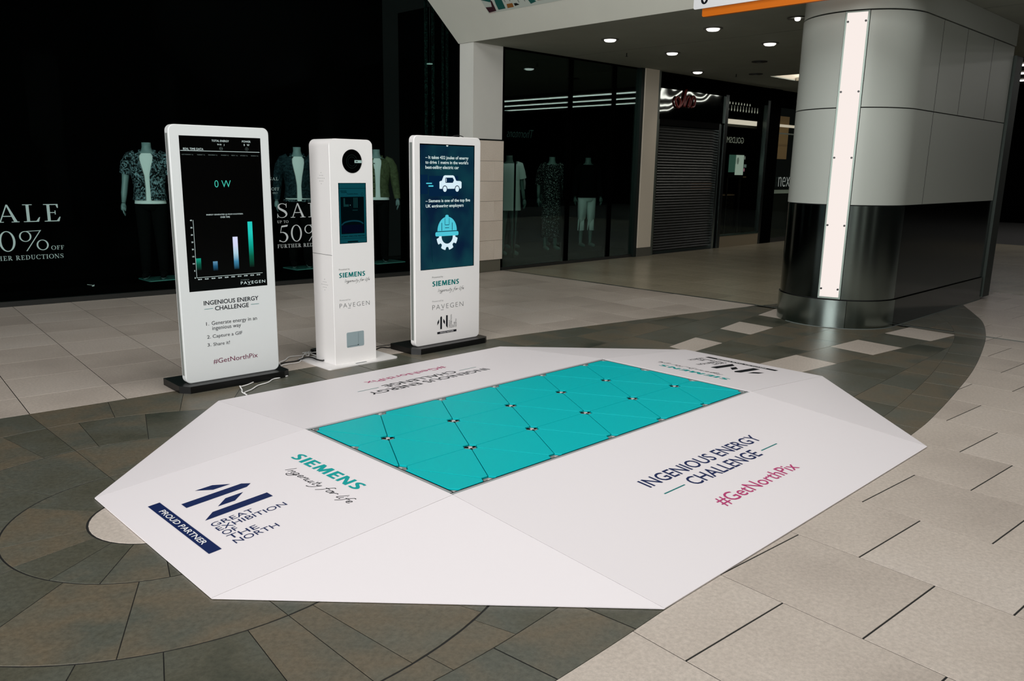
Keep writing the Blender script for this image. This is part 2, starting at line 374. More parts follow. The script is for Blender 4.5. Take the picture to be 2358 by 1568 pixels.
# north logo in the units of the mat print: u right, w down
def north_logo(fr, map_, parent, dark, white, small=False):
    P = [[(.312, .845), (.315, .757), (.373, .688), (.371, .778)],
         [(.409, .956), (.411, .648), (.445, .614), (.470, .648), (.468, .956)],
         [(.568, .846), (.511, .781), (.512, .689), (.571, .761)],
         [(.663, .953), (.605, .890), (.608, .612), (.666, .612), (.664, .93)]]
    flat(fr, [[map_(*p) for p in q] for q in P], 'logo', dark, parent)
    a = map_(.308, 1.077); b = map_(.970, 1.020)
    bar = flat(fr, [rc(*a, *b)], 'banner', dark, parent)
    t0 = map_(.405, 1.064); t1 = map_(.873, 1.034)
    text(fr, 'PROUD PARTNER', *t0, *t1, white, parent, 0.012, d=0.0014)
    # five lines reading upwards
    o = map_(0, 0); ex = Vector(map_(1, 0))-Vector(o); ey = Vector(map_(0, 1))-Vector(o)
    fr2 = Frame(fr.p(o[0], o[1], 0), fr.Y*(-ey.y), -fr.X*ex.x)   # x runs up the slope, y runs to the left
    for i, (s, e_) in enumerate((('GREAT', .749), ('EXHIBITION', .612), ('OF', .885), ('THE', .815), ('NORTH', .745))):
        u0 = .709+i*.0555
        text(fr2, s, -.955, -(u0+.043), -e_, -u0, dark, parent, 0.0)

# ------------------------------------------------------------------ polygons for the floor
def root(g, a, b):
    ga = g(a)
    for _ in range(24):
        m = (a[0]+b[0])/2, (a[1]+b[1])/2
        if (g(m) >= 0) == (ga >= 0): a = m
        else: b = m
    return ((a[0]+b[0])/2, (a[1]+b[1])/2)
def clip(poly, g, ns=6):
    if not poly: return []
    out = []; n = len(poly)
    for i in range(n):
        a, b = poly[i], poly[(i+1) % n]; ia, ib = g(a) >= 0, g(b) >= 0
        if ia: out.append((a, 0))
        if ia != ib: out.append((root(g, a, b), 1 if ia else 2))
    if not out or all(k for _, k in out) and len(out) < 3: 
        if len(out) < 2: return []
    res = []; n = len(out)
    for i in range(n):
        p, k = out[i]; q, k2 = out[(i+1) % n]; res.append(p)
        if k == 1 and k2 == 2:
            dx, dy = q[0]-p[0], q[1]-p[1]; L = math.hypot(dx, dy)
            if L < 0.02: continue
            nx, ny = -dy/L, dx/L
            for t in range(1, ns):
                c = (p[0]+dx*t/ns, p[1]+dy*t/ns); u = (c[0]+nx*.25, c[1]+ny*.25); w = (c[0]-nx*.25, c[1]-ny*.25)
                if (g(u) >= 0) != (g(w) >= 0):
                    r = root(g, u, w)
                    if math.hypot(r[0]-c[0], r[1]-c[1]) > .0006: res.append(r)
    return res
def parea(p): return sum(p[i][0]*p[(i+1) % len(p)][1]-p[(i+1) % len(p)][0]*p[i][1] for i in range(len(p)))/2
def inset(p, d):
    n = len(p); out = []
    for i in range(n):
        a, b, c = Vector(p[i-1]), Vector(p[i]), Vector(p[(i+1) % n])
        e1, e2 = (b-a), (c-b)
        if e1.length < 1e-6 or e2.length < 1e-6: out.append(tuple(b)); continue
        e1.normalize(); e2.normalize(); n1 = Vector((-e1.y, e1.x)); n2 = Vector((-e2.y, e2.x)); m = n1+n2
        if m.length < .2: out.append(tuple(b+n1*d)); continue
        m.normalize(); out.append(tuple(b+m*min(d/max(m.dot(n1), .3), 3*d)))
    return out
def dedupe(p):
    o = []
    for q in p:
        if not o or math.hypot(q[0]-o[-1][0], q[1]-o[-1][1]) > .004: o.append(q)
    while len(o) > 2 and math.hypot(o[0][0]-o[-1][0], o[0][1]-o[-1][1]) <= .004: o.pop()
    return o
def interp(tab, x):
    if x <= tab[0][0]: a, b = tab[0], tab[1]; return a[1]+(b[1]-a[1])*(x-a[0])/(b[0]-a[0])
    if x >= tab[-1][0]: a, b = tab[-2], tab[-1]; return a[1]+(b[1]-a[1])*(x-a[0])/(b[0]-a[0])
    for i in range(len(tab)-1):
        if tab[i][0] <= x <= tab[i+1][0]:
            a, b, c, d = tab[max(i-1, 0)], tab[i], tab[i+1], tab[min(i+2, len(tab)-1)]
            m1 = (c[1]-a[1])/(c[0]-a[0]); m2 = (d[1]-b[1])/(d[0]-b[0]); h = c[0]-b[0]; t = (x-b[0])/h
            return (2*t**3-3*t*t+1)*b[1]+(t**3-2*t*t+t)*h*m1+(-2*t**3+3*t*t)*c[1]+(t**3-t*t)*h*m2
UP = [(-4, 3.33), (-1.22, 3.075), (0, 2.99), (1.0, 2.985), (1.93, 2.92), (3.15, 2.82), (4.475, 2.62), (5.8, 2.39), (6.86, 2.18), (8.0, 1.9), (10, 1.5)]
LOW = [(-3, -1.24), (-.6, -1.232), (-.2, -1.226), (1.5, -1.16), (2.95, -1.06), (3.33, -1.03), (4.26, -.907), (5.24, -.749), (6.3, -.524), (7.06, -.332), (7.89, -.063), (8.465, .2), (9.08, .50), (10, .93), (12, 1.9)]
BAND = [(-1.2, -.96), (-.67, -.962), (-.2, -.93), (1.5, -.88), (3.27, -.775), (4.0, -.684), (4.885, -.546), (5.933, -.333), (6.67, -.153), (7.4, .12), (8.1, .5)]
gup = lambda p: p[1]-interp(UP, p[0])
glow = lambda p: p[1]-interp(LOW, p[0])
gband = lambda p: p[1]-interp(BAND, p[0])
neg = lambda g: (lambda p: -g(p))
JX = lambda y: 6.9+(6.6-y)*.006      # expansion strip
tiles = []   # (poly, mat, dgap)
def under_mat(c):
    x, y = c
    cx, cy = x-1.375, y-.65
    return abs(cx) < 2.2 and abs(cy) < 1.45 and abs(cx)+abs(cy) < 2.75
def addtile(poly, m, gap=.0022):
    poly = dedupe(poly)
    if len(poly) < 3: return
    A = parea(poly)
    if A < 0: poly = poly[::-1]; A = -A
    if A < .004: return
    c = (sum(p[0] for p in poly)/len(poly), sum(p[1] for p in poly)/len(poly))
    if under_mat(c): return
    tiles.append((poly, m, gap, c, A))
def grid(th, u0, du, us, w0, dw, ws, stag, clips, m, gu=.0016, gw=.0026, ustop=None):
    ct, st = math.cos(th), math.sin(th)
    for k in us:
        for j in ws:
            off = stag if (k % 2) else 0
            ua, ub = u0+du*k+gu, u0+du*(k+1)-gu; wa, wb = w0+off+dw*j+gw, w0+off+dw*(j+1)-gw
            q = [(ua, wa), (ub, wa), (ub, wb), (ua, wb)]
            q = [(u*ct-w*st, u*st+w*ct) for u, w in q]
            for g in clips: q = clip(q, g)
            addtile(q, m, .0004)
th_r = rad(-3.9); th_l = rad(-5.2)
gW = lambda p: JX(p[1])-.02-p[0]; gE = lambda p: p[0]-JX(p[1])-.02
shopL = lambda p: (7.76-.111*(p[0]+.14))-p[1] if p[0] < 6.3 else 6.72-p[1]
# cream tiles, south-east
grid(th_r, -.12, .605, range(-3, 13), -1.47, .6, range(-5, 4), .285, [neg(glow), gW], CREAM, .0017, .003)
grid(th_r, -.12, .605, range(11, 24), -1.47, .6, range(-9, 8), .285, [neg(glow), gE, lambda p: (10.615+.1*p[1])-p[0]], CREAM, .0014, .0024)
# cream tiles, north (in front of the black shopfront)
grid(th_l, -.72, .605, range(-6, 13), 3.42, .6, range(-2, 9), 0, [gup, gW, shopL], CREAM, .0026, .0007)
# cream polished tiles beyond the expansion strip
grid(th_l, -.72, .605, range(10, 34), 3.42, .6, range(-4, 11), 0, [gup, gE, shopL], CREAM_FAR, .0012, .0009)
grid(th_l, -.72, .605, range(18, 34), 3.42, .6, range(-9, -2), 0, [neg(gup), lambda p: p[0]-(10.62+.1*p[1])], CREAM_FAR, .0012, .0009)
# dark slate rings on the left
CX, CY = -1.06, .905
RIN = [.305, .655, 1.2, 1.755, 2.4]
def sector(r0, r1, a0, a1):
    n = max(3, int(abs(a1-a0)/4)); g = .0022
    P = []
    for k in range(n+1):
        a = rad(a0+(a1-a0)*k/n); P.append((CX+(r1-g)*math.cos(a), CY+(r1-g)*math.sin(a)))
    for k in range(n, -1, -1):
        a = rad(a0+(a1-a0)*k/n); P.append((CX+(r0+g)*math.cos(a), CY+(r0+g)*math.sin(a)))
    return P
addtile([(CX+.3*math.cos(2*PI*k/40), CY+.3*math.sin(2*PI*k/40)) for k in range(40)], CREAM, .001)
angs = [[10, 50, 90, 131, 170, 190, 210, 229, 252, 280, 310, 340],
        [10, 36, 62, 90, 117, 144, 170, 192, 216, 242, 270, 296, 322, 348],
        [5, 18, 31, 45, 58, 71, 84, 90, 98, 112, 126, 140, 154, 168, 182, 196, 210, 223, 236, 249, 262.5, 270, 275, 288, 302, 316, 330, 344],
        [20, 32, 44, 54, 64, 77, 90, 103, 116, 129, 142, 155, 168, 181, 194, 207, 220, 233, 246, 259, 270, 277, 286, 296, 308]]
brown = 0
for i, L in enumerate(angs):
    for k, a in enumerate(L):
        b = L[(k+1) % len(L)]
        if b < a:
            if i == 3: continue
            b += 360
        p = sector(RIN[i], RIN[i+1], a, b)
        if i == 3:
            p = clip(p, neg(gup)); p = clip(p, gband, 3)
        else: p = clip(p, neg(gup))
        addtile(p, SLATE, .0022)
# further rings to the far left (off to the frame edge)
for i, (r0, r1) in enumerate(((2.4, 3.0), (3.0, 3.6))):
    for k in range(16):
        a = 84+i*4+k*10
        p = clip(sector(r0, r1, a, a+10), neg(gup)); p = clip(p, gband)
        addtile(p, SLATE)
# band along the south edge
xs = [-3.3, -2.7, -2.1, -1.5, -1.1, -.63, -.2, .3, .8, 1.4, 2.0, 2.55, 3.1, 3.55, 4.0, 4.45, 4.9, 5.35, 5.8, 6.3, 6.75, 6.97, 7.4, 8.0, 8.7, 9.3, 9.9, 10.5, 11.1]
for a, b in zip(xs, xs[1:]):
    sk = .05
    p = [(a+sk+.002, interp(LOW, a)-.3), (b+sk-.002, interp(LOW, b)-.3), (b-sk-.002, interp(BAND, b)+.3), (a-sk+.002, interp(BAND, a)+.3)]
    p = clip(clip(p, glow), neg(gband), 6)
    if b <= 7.0: addtile(p, SLATE, .0018)
    else: addtile(clip(p, gE), SLATE, .0018)
# fan shaped grid with the cream diamonds between mat and column
rowsf = [lambda x: -1.3, lambda x: -.46+.055*(x-3), lambda x: .18-.115*(x-4.05), lambda x: .57-.078*(x-4.1),
         lambda x: .9-.01*(x-4), lambda x: 1.22+.06*(x-4.0), lambda x: 1.49+.145*(x-3.95), lambda x: 2.0+.06*(x-4), lambda x: 2.4, lambda x: 3.3]
cols = [1.3, 1.75, 2.3, 2.85, 3.42, 3.99, 4.57, 5.17, 5.71, 6.27, 6.82, 7.0, 7.6, 8.2, 8.8, 9.4, 10.0, 10.5]
def skew(x, j): return x+(.0, .03, .0, .03, .05, 0.02, 0, .0, 0, 0)[j]*(-1 if j in (5,) else 1)
for ci in range(len(cols)-1):
    for j in range(len(rowsf)-1):
        a, b = cols[ci], cols[ci+1]; RF = rowsf if a < 6.99 else [lambda x, y=y: y for y in (-1.3, .2, .8, 1.4, 2.0, 2.6, 2.7, 2.8, 2.9, 3.0)]
        dm = (j, ci) in ((2, 5), (2, 7), (2, 9), (5, 5), (5, 7), (5, 9))
        so = 0 if (j in (2, 5)) else (.27 if j % 2 else .12)
        if a >= 6.8: so = 0
        sl_ = .052 if ci == 0 else so
        q = []
        for (x, jj) in ((a+sl_+.0012, j), (b+so-.0012, j), (b+so-.0012, j+1), (a+sl_+.0012, j+1)):
            x0 = x-(.04 if j in (2, 5) and jj == j else 0) + (.02 if j == 2 and jj == 3 else 0)
            q.append((x0, RF[jj](x0)+(.0012 if jj == j else -.0012)))
        if q[3][1] <= q[0][1] and q[2][1] <= q[1][1]: continue
        q = clip(q, neg(gup)); q = clip(q, gband, 4); q = clip(q, glow)
        q = clip(q, gW if b <= 7.0 and a < 6.9 else gE) if a > 6 else q
        if a < 1.4 and j < 7: continue
        addtile(q, CREAM if dm else SLATE, .0003)
# slate filler between ring 4 and band / behind the mat
for xa in (-.0, .45, .9):
    q = [(xa+.002, 2.1), (xa+.448, 2.1), (xa+.448, 3.3), (xa+.002, 3.3)]
    q = clip(clip(q, neg(gup)), lambda p: (p[0]-CX)**2+(p[1]-CY)**2-2.402**2)
    addtile(q, SLATE)

slab = MB().box((-6, -9, -.12), (34, 9.6, -.0022)).build('floor', GROUT); tag(slab, kind='structure')
def tile_mesh(mb, poly, gap):
    gap *= .75; o = inset(poly, gap+.0002); i = inset(poly, gap+.0009); n = len(o)
    mb.add([(x, y, -.0021) for x, y in o]+[(x, y, -.0008) for x, y in o]+[(x, y, 0) for x, y in i],
           [(k, (k+1) % n, n+(k+1) % n, n+k) for k in range(n)]+[(n+k, n+(k+1) % n, 2*n+(k+1) % n, 2*n+k) for k in range(n)]+[tuple(range(2*n, 3*n))])
def inview(c):
    d = Vector((c[0], c[1], 0))-CAMLOC; z = d.dot(fw)
    if z < .3: return -1
    X = 1144+f_px*d.dot(r2)/z; Y = 806+f_px*d.dot(d2)/z
    if X < -160 or X > 2520 or Y > 1800 or Y < 500: return -1
    if c[0] > 10 and 1840 < X < 2290: return -1
    return z
sc_ = []
for t in tiles:
    z = inview(t[3]); sc_.append((t[4]/(z**3) if z > 0 else -1, t))
sc_.sort(key=lambda a: -a[0])
n_ind = 0
rest = {}
for s, t in sc_:
    poly, m, gap, c, A = t
    if s > 0 and n_ind < 290:
        mb = MB(); tile_mesh(mb, poly, gap); mb.v = [(x-c[0], y-c[1], z) for x, y, z in mb.v]
        mb.build('floor_tile', m, slab, (c[0], c[1], 0)); n_ind += 1
    else:
        tile_mesh(rest.setdefault(m.name, (MB(), m))[0], poly, gap)
for mb, m in rest.values(): tag(mb.build('distant_floor_tiles', m, slab), kind='stuff')
j = MB(); j.box((6.885, -7, -.0021), (6.895+.016, 6.72, .001)); j.box((6.93, -7, -.0021), (6.95, 6.72, .001))
jo = j.build('expansion_strip', mat('worn_brass_strip', (120, 126, 118), 0.35, 0.8), slab)
jo.rotation_euler = (0, 0, 0.0)

# ------------------------------------------------------------------ platform mat
H0, LL, WX, WY = .100, 1.22, 2.75, 3*.5*math.sqrt(3)/2
plat = thing('ramped_floor_platform', 'white octagonal ramped floor platform with a teal triangular tile centre', 'platform')
MB().box((-.02, -.02, .001), (WX+.02, WY+.02, .072)).build('deck', MATTEBLACK, plat)
zt = .0075
def panel(pts, m=WHITE):
    q = [Vector(p) for p in pts]; c = sum(q, Vector())/len(q)
    q = [p+(c-p).normalized()*.0018 for p in q]
    return MB().slab(q, .005).build('ramp_panel', m, plat)
e = .022
A0, A1, A2, A3 = (-e, -e, H0), (WX+e, -e, H0), (WX+e, WY+e, H0), (-e, WY+e, H0)
near = panel([(0, -LL, zt), (WX, -LL, zt), A1, A0])
right = panel([(WX+LL, 0, zt), (WX+LL, WY, zt), A2, A1])
far = panel([(WX, WY+LL, zt), (0, WY+LL, zt), A3, A2])
left = panel([(-LL, WY, zt), (-LL, 0, zt), A0, A3])
panel([(-LL, 0, zt), (0, -LL, zt), A0]); panel([(WX, -LL, zt), (WX+LL, 0, zt), A1])
panel([(WX+LL, WY, zt), (WX, WY+LL, zt), A2]); panel([(0, WY+LL, zt), (-LL, WY, zt), A3])
# rails
for nm, a, b in (('n', (-.018, -.018), (WX+.018, .006)), ('f', (-.018, WY-.006), (WX+.018, WY+.018)),
                 ('l', (-.018, .006), (.006, WY-.006)), ('r', (WX-.006, .006), (WX+.018, WY-.006))):
    MB().box((a[0], a[1], .07), (b[0], b[1], .0965)).build('frame_rail', RAILM, plat)
    if nm in 'nf': MB().box((a[0], a[1]+(.019 if nm == 'n' else .0), .0966), (b[0], a[1]+(.024 if nm == 'n' else .005), .0972)).build('rail_gap', MATTEBLACK, plat)
    else: MB().box((a[0]+(.019 if nm == 'l' else 0), a[1], .0966), (a[0]+(.024 if nm == 'l' else .005), b[1], .0972)).build('rail_gap', MATTEBLACK, plat)
# triangular tiles
sd = .5; rh = sd*math.sqrt(3)/2; m0 = .009
def fx(x): return min(max(x*sd, m0), WX-m0)
def tri(pts):
    P = [Vector(p) for p in pts]; cut = .043; out = []
    n = 3
    for i in range(3):
        p, a, b = P[i], P[i-1], P[(i+1) % 3]
        ca = cut; out += [tuple(p+(a-p).normalized()*ca), tuple(p+(b-p).normalized()*ca)]
    out = inset(out if parea(out) > 0 else out[::-1], .0022)
    o2 = inset(out, .002); k = len(out)
    mb = MB(); mb.add([(x, y, .075) for x, y in out]+[(x, y, H0-.0025) for x, y in out]+[(x, y, H0-.001) for x, y in o2],
        [(i, (i+1) % k, k+(i+1) % k, k+i) for i in range(k)]+[(k+i, k+(i+1) % k, 2*k+(i+1) % k, 2*k+i) for i in range(k)]+[tuple(range(2*k, 3*k))])
    mb.build('energy_tile', TEAL, plat)
nodes = set()
for row in range(3):
    yt = WY-row*rh-(m0 if row == 0 else 0); yb = WY-(row+1)*rh+(m0 if row == 2 else 0)
    top, bot = [0, 1, 2, 3, 4, 5, 5.5], [0, .5, 1.5, 2.5, 3.5, 4.5, 5.5]
    if row == 1: top, bot = bot, top
    for x in top: nodes.add((x, round(yt, 4)))
    for x in bot: nodes.add((x, round(yb, 4)))
    A = (top, yt); B = (bot, yb)
    if row != 1:
        tri([(fx(0), yt), (fx(0), yb), (fx(.5), yb)])
        for k in range(5): tri([(fx(k), yt), (fx(k+.5), yb), (fx(k+1), yt)])
        for k in range(5): tri([(fx(k+1), yt), (fx(k+.5), yb), (fx(k+1.5), yb)])
        tri([(fx(5), yt), (fx(5.5), yb), (fx(5.5), yt)])
    else:
        tri([(fx(0), yb), (fx(.5), yt), (fx(0), yt)])
        for k in range(5): tri([(fx(k), yb), (fx(k+1), yb), (fx(k+.5), yt)])
        for k in range(5): tri([(fx(k+1), yb), (fx(k+1.5), yt), (fx(k+.5), yt)])
        tri([(fx(5), yb), (fx(5.5), yb), (fx(5.5), yt)])
for x, y in sorted(nodes):
    cx = fx(x); mb = MB()
    hexp = lambda r, ph=0: [(max(.006, min(WX-.006, cx+r*math.cos(rad(60*k+ph)))), max(.006, min(WY-.006, y+r*math.sin(rad(60*k+ph))))) for k in range(6)]
    hb = MB().prism(hexp(.038), .075, .0905).build('tile_connector', HUBGREY, plat)
    mb.prism(hexp(.012), .0905, .0965).build('connector_cap', CAPM, hb)
    if .1 < x < 5.4 and .1 < y < WY-.1:
        for a in (0, 120, 240):
            q = MB(); ax, ay = math.cos(rad(a)), math.sin(rad(a))
            q.prism([(cx+ax*.014-ay*.006, y+ay*.014+ax*.006), (cx+ax*.014+ay*.006, y+ay*.014-ax*.006), (cx+ax*.034+ay*.006, y+ay*.034-ax*.006), (cx+ax*.034-ay*.006, y+ay*.034+ax*.006)], .0905, .0945)
            q.build('connector_arm', MATTEBLACK, hb)
# prints on the four ramps
sl = math.sqrt(LL**2+(H0-zt)**2)
def rampframe(side):
    k = (H0-zt)/(LL-e)
    z0 = H0+k*e+.0002
    if side == 'near': return Frame((0, 0, z0), (1, 0, 0), (0, 1, k))
    if side == 'far': return Frame((WX, WY, z0), (-1, 0, 0), (0, -1, k))
    if side == 'left': return Frame((0, WY, z0), (0, -1, 0), (1, 0, k))
    return Frame((WX, 0, z0), (0, 1, 0), (-1, 0, k))
mp = lambda u, w: (u, -w)
for side, pn in (('near', near), ('far', far)):
    fr = rampframe(side)
    text(fr, 'INGENIOUS ENERGY', .839, -.551, 1.968, -.462, NAVY if side == 'near' else INK, pn, .008)
    text(fr, 'CHALLENGE', 1.066, -.677, 1.75, -.588, NAVY if side == 'near' else INK, pn, .008)
    flat(fr, [rc(.838, -.638, 1.018, -.630), rc(1.797, -.641, 1.98, -.633)], 'dash', TEALDARK, pn)
    text(fr, '#GetNorthPix', .975, -.903, 1.755, -.812, PINK, pn, .004)
for side, pn in (('left', left), ('right', right)):
    fr = rampframe(side)
    bold(fr, 'SIEMENS', .300, -.307, .922, -.236, TEALPRINT, pn)
    script(fr, .432, -.412, 1.02, .026, INK, pn, .17)
    north_logo(fr, mp, pn, NAVY if side == 'left' else INK, PRINTW)

# ------------------------------------------------------------------ kiosks
def base_plate(parent, x0, x1, y0, y1, h=.052):
    c = .07
    P = [(x0, y0+c), (x0+c*.8, y0), (x1-c*.8, y0), (x1, y0+c*.6), (x1, y1), (x0, y1)]
    MB().prism(P, 0, h).build('base', BLACK, parent)
def totem(name, label, x, y, rz, body, z0=.052, zt_=1.893, w=.742, th=.07):
    t = thing(name, label, 'digital display', (x, y, 0), rz, 'free-standing display totems by the platform')
    base_plate(t, -.06, w+.055, -.085, .29)
    P = rrect(0, z0, w, zt_, .045, 8)
    n = len(P); inn = rrect(.006, z0+.006, w-.006, zt_-.006, .04, 8)
    mb = MB(); mb.loft([[(a, 0, b) for a, b in inn], [(a, .006, b) for a, b in P], [(a, th-.006, b) for a, b in P], [(a, th, b) for a, b in inn]], True, False)
    b = mb.build('body', body, t)
    MB().box((-.0012, .02, z0+.06), (0.0, th-.015, zt_-.06)).build('side_channel', SIDEGREY, t)
    return t
k1 = totem('display_totem', 'grey floor-standing screen with an energy bar chart on a black display', -.052, 2.922, rad(-1.7), SILVER)
S1 = Frame((0, 0, 0), (1, 0, 0), (0, 0, 1))
MB().box((.070, -.0006, .727), (.673, .01, 1.819)).build('screen', SCREENBLACK, k1)
scr = [c for c in k1.children if c.name.startswith('screen')][0]
EW = emis('screen_white', (205, 222, 220), 1.0); ETE = emis('screen_teal', (70, 200, 178), 1.0); EDIM = emis('screen_dim', (110, 125, 122), 1.0)
S1.o = Vector((0, -.0012, 0))
text(S1, 'TOTAL ENERGY', .302, 1.783, .430, 1.797, EW, scr); text(S1, '910   J', .342, 1.756, .394, 1.770, EW, scr)
text(S1, 'POWER', .529, 1.784, .595, 1.798, EW, scr); text(S1, '0   W', .541, 1.760, .585, 1.774, EW, scr)
flat(S1, ringp(.368, 1.737, .012, .012, .001, .001)+ringp(.563, 1.738, .012, .012, .001, .001)+[ [(.560, 1.738), (.564, 1.747), (.563, 1.739), (.566, 1.739), (.562, 1.729), (.563, 1.737)] ], 'icon_rings', EDIM, scr)
text(S1, 'CH', .358, 1.733, .378, 1.741, EDIM, scr)
text(S1, 'REAL TIME DATA', .094, 1.722, .238, 1.737, EW, scr)
flat(S1, [rc(.074, 1.716, .662, 1.719)], 'divider_line', EW, scr)
for s, a, b in (('LAST MONDAY  0 J', .082, .162), ('TUESDAY  5 J', .190, .246), ('WEDNESDAY  2 J', .270, .336), ('THURSDAY  0 J', .364, .421), ('FRIDAY  16 J', .443, .490), ('SATURDAY  0 J', .510, .566), ('YESTERDAY  8 J', .592, .649)):
    text(S1, s, a, 1.686, b, 1.694, EDIM, scr)
text(S1, '0 W', .304, 1.465, .426, 1.515, ETE, scr, -.012)
text(S1, 'ENERGY GENERATED (J) FROM FOOTSTEPS', .230, 1.265, .506, 1.277, EW, scr); text(S1, 'OVER TIME', .333, 1.247, .404, 1.259, EW, scr)
flat(S1, [rc(.129, .825, .1315, 1.238), rc(.129, .825, .639, .8275)], 'chart_axes', EW, scr)
for i in range(9):
    text(S1, str(i*5), .108 if i > 1 else .114, .821+i*.0513, .122, .831+i*.0513, EW, scr, .02, name='axis_label')
for i in range(10):
    text(S1, ('06:10', '06:20', '06:30', '06:40', '06:50', '07:00', '07:10', '07:20', '07:30', '07:40')[i], .138+i*.0502, .809, .166+i*.0502, .818, EW, scr, .03, name='axis_label')
for i, (a, b, zb, zt2, st) in enumerate(((.1325, .169, .88, .965, [(0, 8, 5), (0, 80, 62), (10, 150, 125)]), (.256, .291, .868, .936, [(0, 8, 14), (28, 84, 116), (92, 142, 172)]),
        (.416, .454, .868, 1.107, [(0, 20, 30), (60, 130, 165), (170, 205, 220), (208, 212, 240), (214, 218, 248)]), (.538, .575, .875, 1.214, [(0, 8, 4), (0, 90, 66), (0, 160, 140), (26, 196, 184), (34, 200, 190)]))):
    flat(S1, [rc(a, zb, b, zt2)], 'chart_bar', gradient('bar_fade_%d' % i, st, 'Z', zb, zt2), scr)
text(S1, 'POWERED BY', .461, .779, .529, .786, EDIM, scr); text(S1, 'PAVEGEN', .460, .750, .656, .772, EW, scr, .0, spacing=1.25)
flat(S1, [rc(.513, .7445, .540, .7462)], 'logo_underline', EW, scr)
b1 = [c for c in k1.children if c.name.startswith('body')][0]
F1 = Frame((0, 0, 0), (1, 0, 0), (0, 0, 1))
text(F1, 'INGENIOUS ENERGY', .168, .620, .595, .653, INK, b1, .014); text(F1, 'CHALLENGE', .250, .574, .514, .607, INK, b1, .014)
flat(F1, [rc(.170, .5905, .235, .5935), rc(.531, .5905, .597, .5935)], 'dash', TEALDARK, b1)
for s, a, b, c, d in (('1.', .176, .469, .198, .495), ('Generate energy in an', .218, .460, .574, .497), ('ingenious way', .220, .422, .443, .458), ('2.', .177, .371, .205, .396),
        ('Capture a GIF', .219, .364, .451, .397), ('3.', .176, .312, .204, .336), ('Share it!', .221, .311, .348, .336)):
    text(F1, s, a, b, c, d, INK, b1)
text(F1, '#GetNorthPix', .212, .173, .565, .213, WINE, b1)

k3 = totem('display_totem', 'white floor-standing screen with car and hard hat icons beside the pillar', 1.997, 2.83, 0, GLOSSW, w=.775)
# dark teal screen
SC3 = mat('screen_image_teal', (0, 0, 0), .35, 0, .2); nt = SC3.node_tree; tc = nt.nodes.new('ShaderNodeTexCoord'); nz = nt.nodes.new('ShaderNodeTexNoise'); nz.inputs['Scale'].default_value = 3.5
rr = nt.nodes.new('ShaderNodeValToRGB'); rr.color_ramp.elements[0].position = .35; rr.color_ramp.elements[0].color = lin((2, 26, 52)); rr.color_ramp.elements[1].position = .65; rr.color_ramp.elements[1].color = lin((8, 56, 66))
nt.links.new(tc.outputs['Object'], nz.inputs['Vector']); nt.links.new(nz.outputs['Fac'], rr.inputs['Fac']); nt.links.new(rr.outputs['Color'], nt.nodes['Principled BSDF'].inputs['Emission Color']); nt.nodes['Principled BSDF'].inputs['Emission Strength'].default_value = 1
bz = MB().box((.0655, -.0004, .737), (.698, .01, 1.825)).build('screen_bezel', SCREENBLACK, k3)
s3 = MB().box((.070, -.0008, .741), (.688, .009, 1.815)).build('screen', SC3, k3)
F3 = Frame((0, -.0012, 0), (1, 0, 0), (0, 0, 1))
EDK = emis('screen_navy', (6, 34, 62), 1.0); ECY = emis('screen_cyan', (78, 196, 214), 1.0); EIW = emis('screen_ice', (214, 236, 246), 1.0)
flat(F3, [rc(.07, 1.40, .15, 1.565), rc(.165, 1.38, .50, 1.555)], 'background_shape', EDK, s3, d=.0002)
flat(F3, srib([(.08, 1.30, .004), (.13, 1.22, .004), (.17, 1.10, .005), (.19, .93, .005), (.20, .80, .004)])+srib([(.60, 1.33, .004), (.66, 1.24, .005), (.685, 1.12, .005)]), 'background_curve', emis('screen_teal_line', (4, 40, 50)), s3, d=.0002)
for s, a, b, c, d in (('– It takes 432 joules of energy', .125, 1.690, .623, 1.726), ('to drive 1 metre in the world\'s', .125, 1.657, .621, 1.685), ('best-selling electric car', .125, 1.606, .508, 1.642),
        ('– Siemens is one of the top five', .125, 1.319, .645, 1.355), ('UK engineering employers', .127, 1.274, .565, 1.310)):
    text(F3, s, a, b, c, d, EW, s3, .018)
car = [(.283, 1.445), (.283, 1.505), (.297, 1.512), (.309, 1.512), (.330, 1.553), (.345, 1.560), (.440, 1.560), (.455, 1.552), (.478, 1.512), (.528, 1.510), (.541, 1.500), (.541, 1.452), (.530, 1.443),
       (.520, 1.443), (.512, 1.462), (.497, 1.472), (.482, 1.472), (.466, 1.462), (.458, 1.443), (.376, 1.443), (.368, 1.462), (.352, 1.472), (.337, 1.472), (.322, 1.462), (.314, 1.443), (.295, 1.443)]
flat(F3, [car], 'car_icon', EIW, s3, d=.0004)
flat(F3, [rrect(.350, 1.495, .442, 1.540, .008, 3), rc(.441, 1.508, .449, 1.527)], 'battery_icon', EDK, s3, d=.0008)
flat(F3, [rc(.357, 1.502, .364, 1.533)], 'battery_charge', EIW, s3, d=.0012)
flat(F3, [[(cx+.022*math.cos(a*.5236), 1.441+.025*math.sin(a*.5236)) for a in range(12)] for cx in (.345, .489)], 'car_wheels', EIW, s3, d=.0006)
flat(F3, [rrect(.132, 1.486, .198, 1.496, .0049, 4), rrect(.158, 1.462, .214, 1.474, .0055, 4)], 'speed_lines', ECY, s3, d=.0006)
dome = [(.258, 1.073)]+[(.372+.114*math.cos(rad(180-k*10)), 1.073+.125*math.sin(rad(180-k*10))) for k in range(19)]
flat(F3, [dome, rrect(.349, 1.15, .389, 1.215, .014, 4), rrect(.234, 1.028, .506, 1.066, .014, 4)], 'hard_hat_icon', ECY, s3, d=.0004)
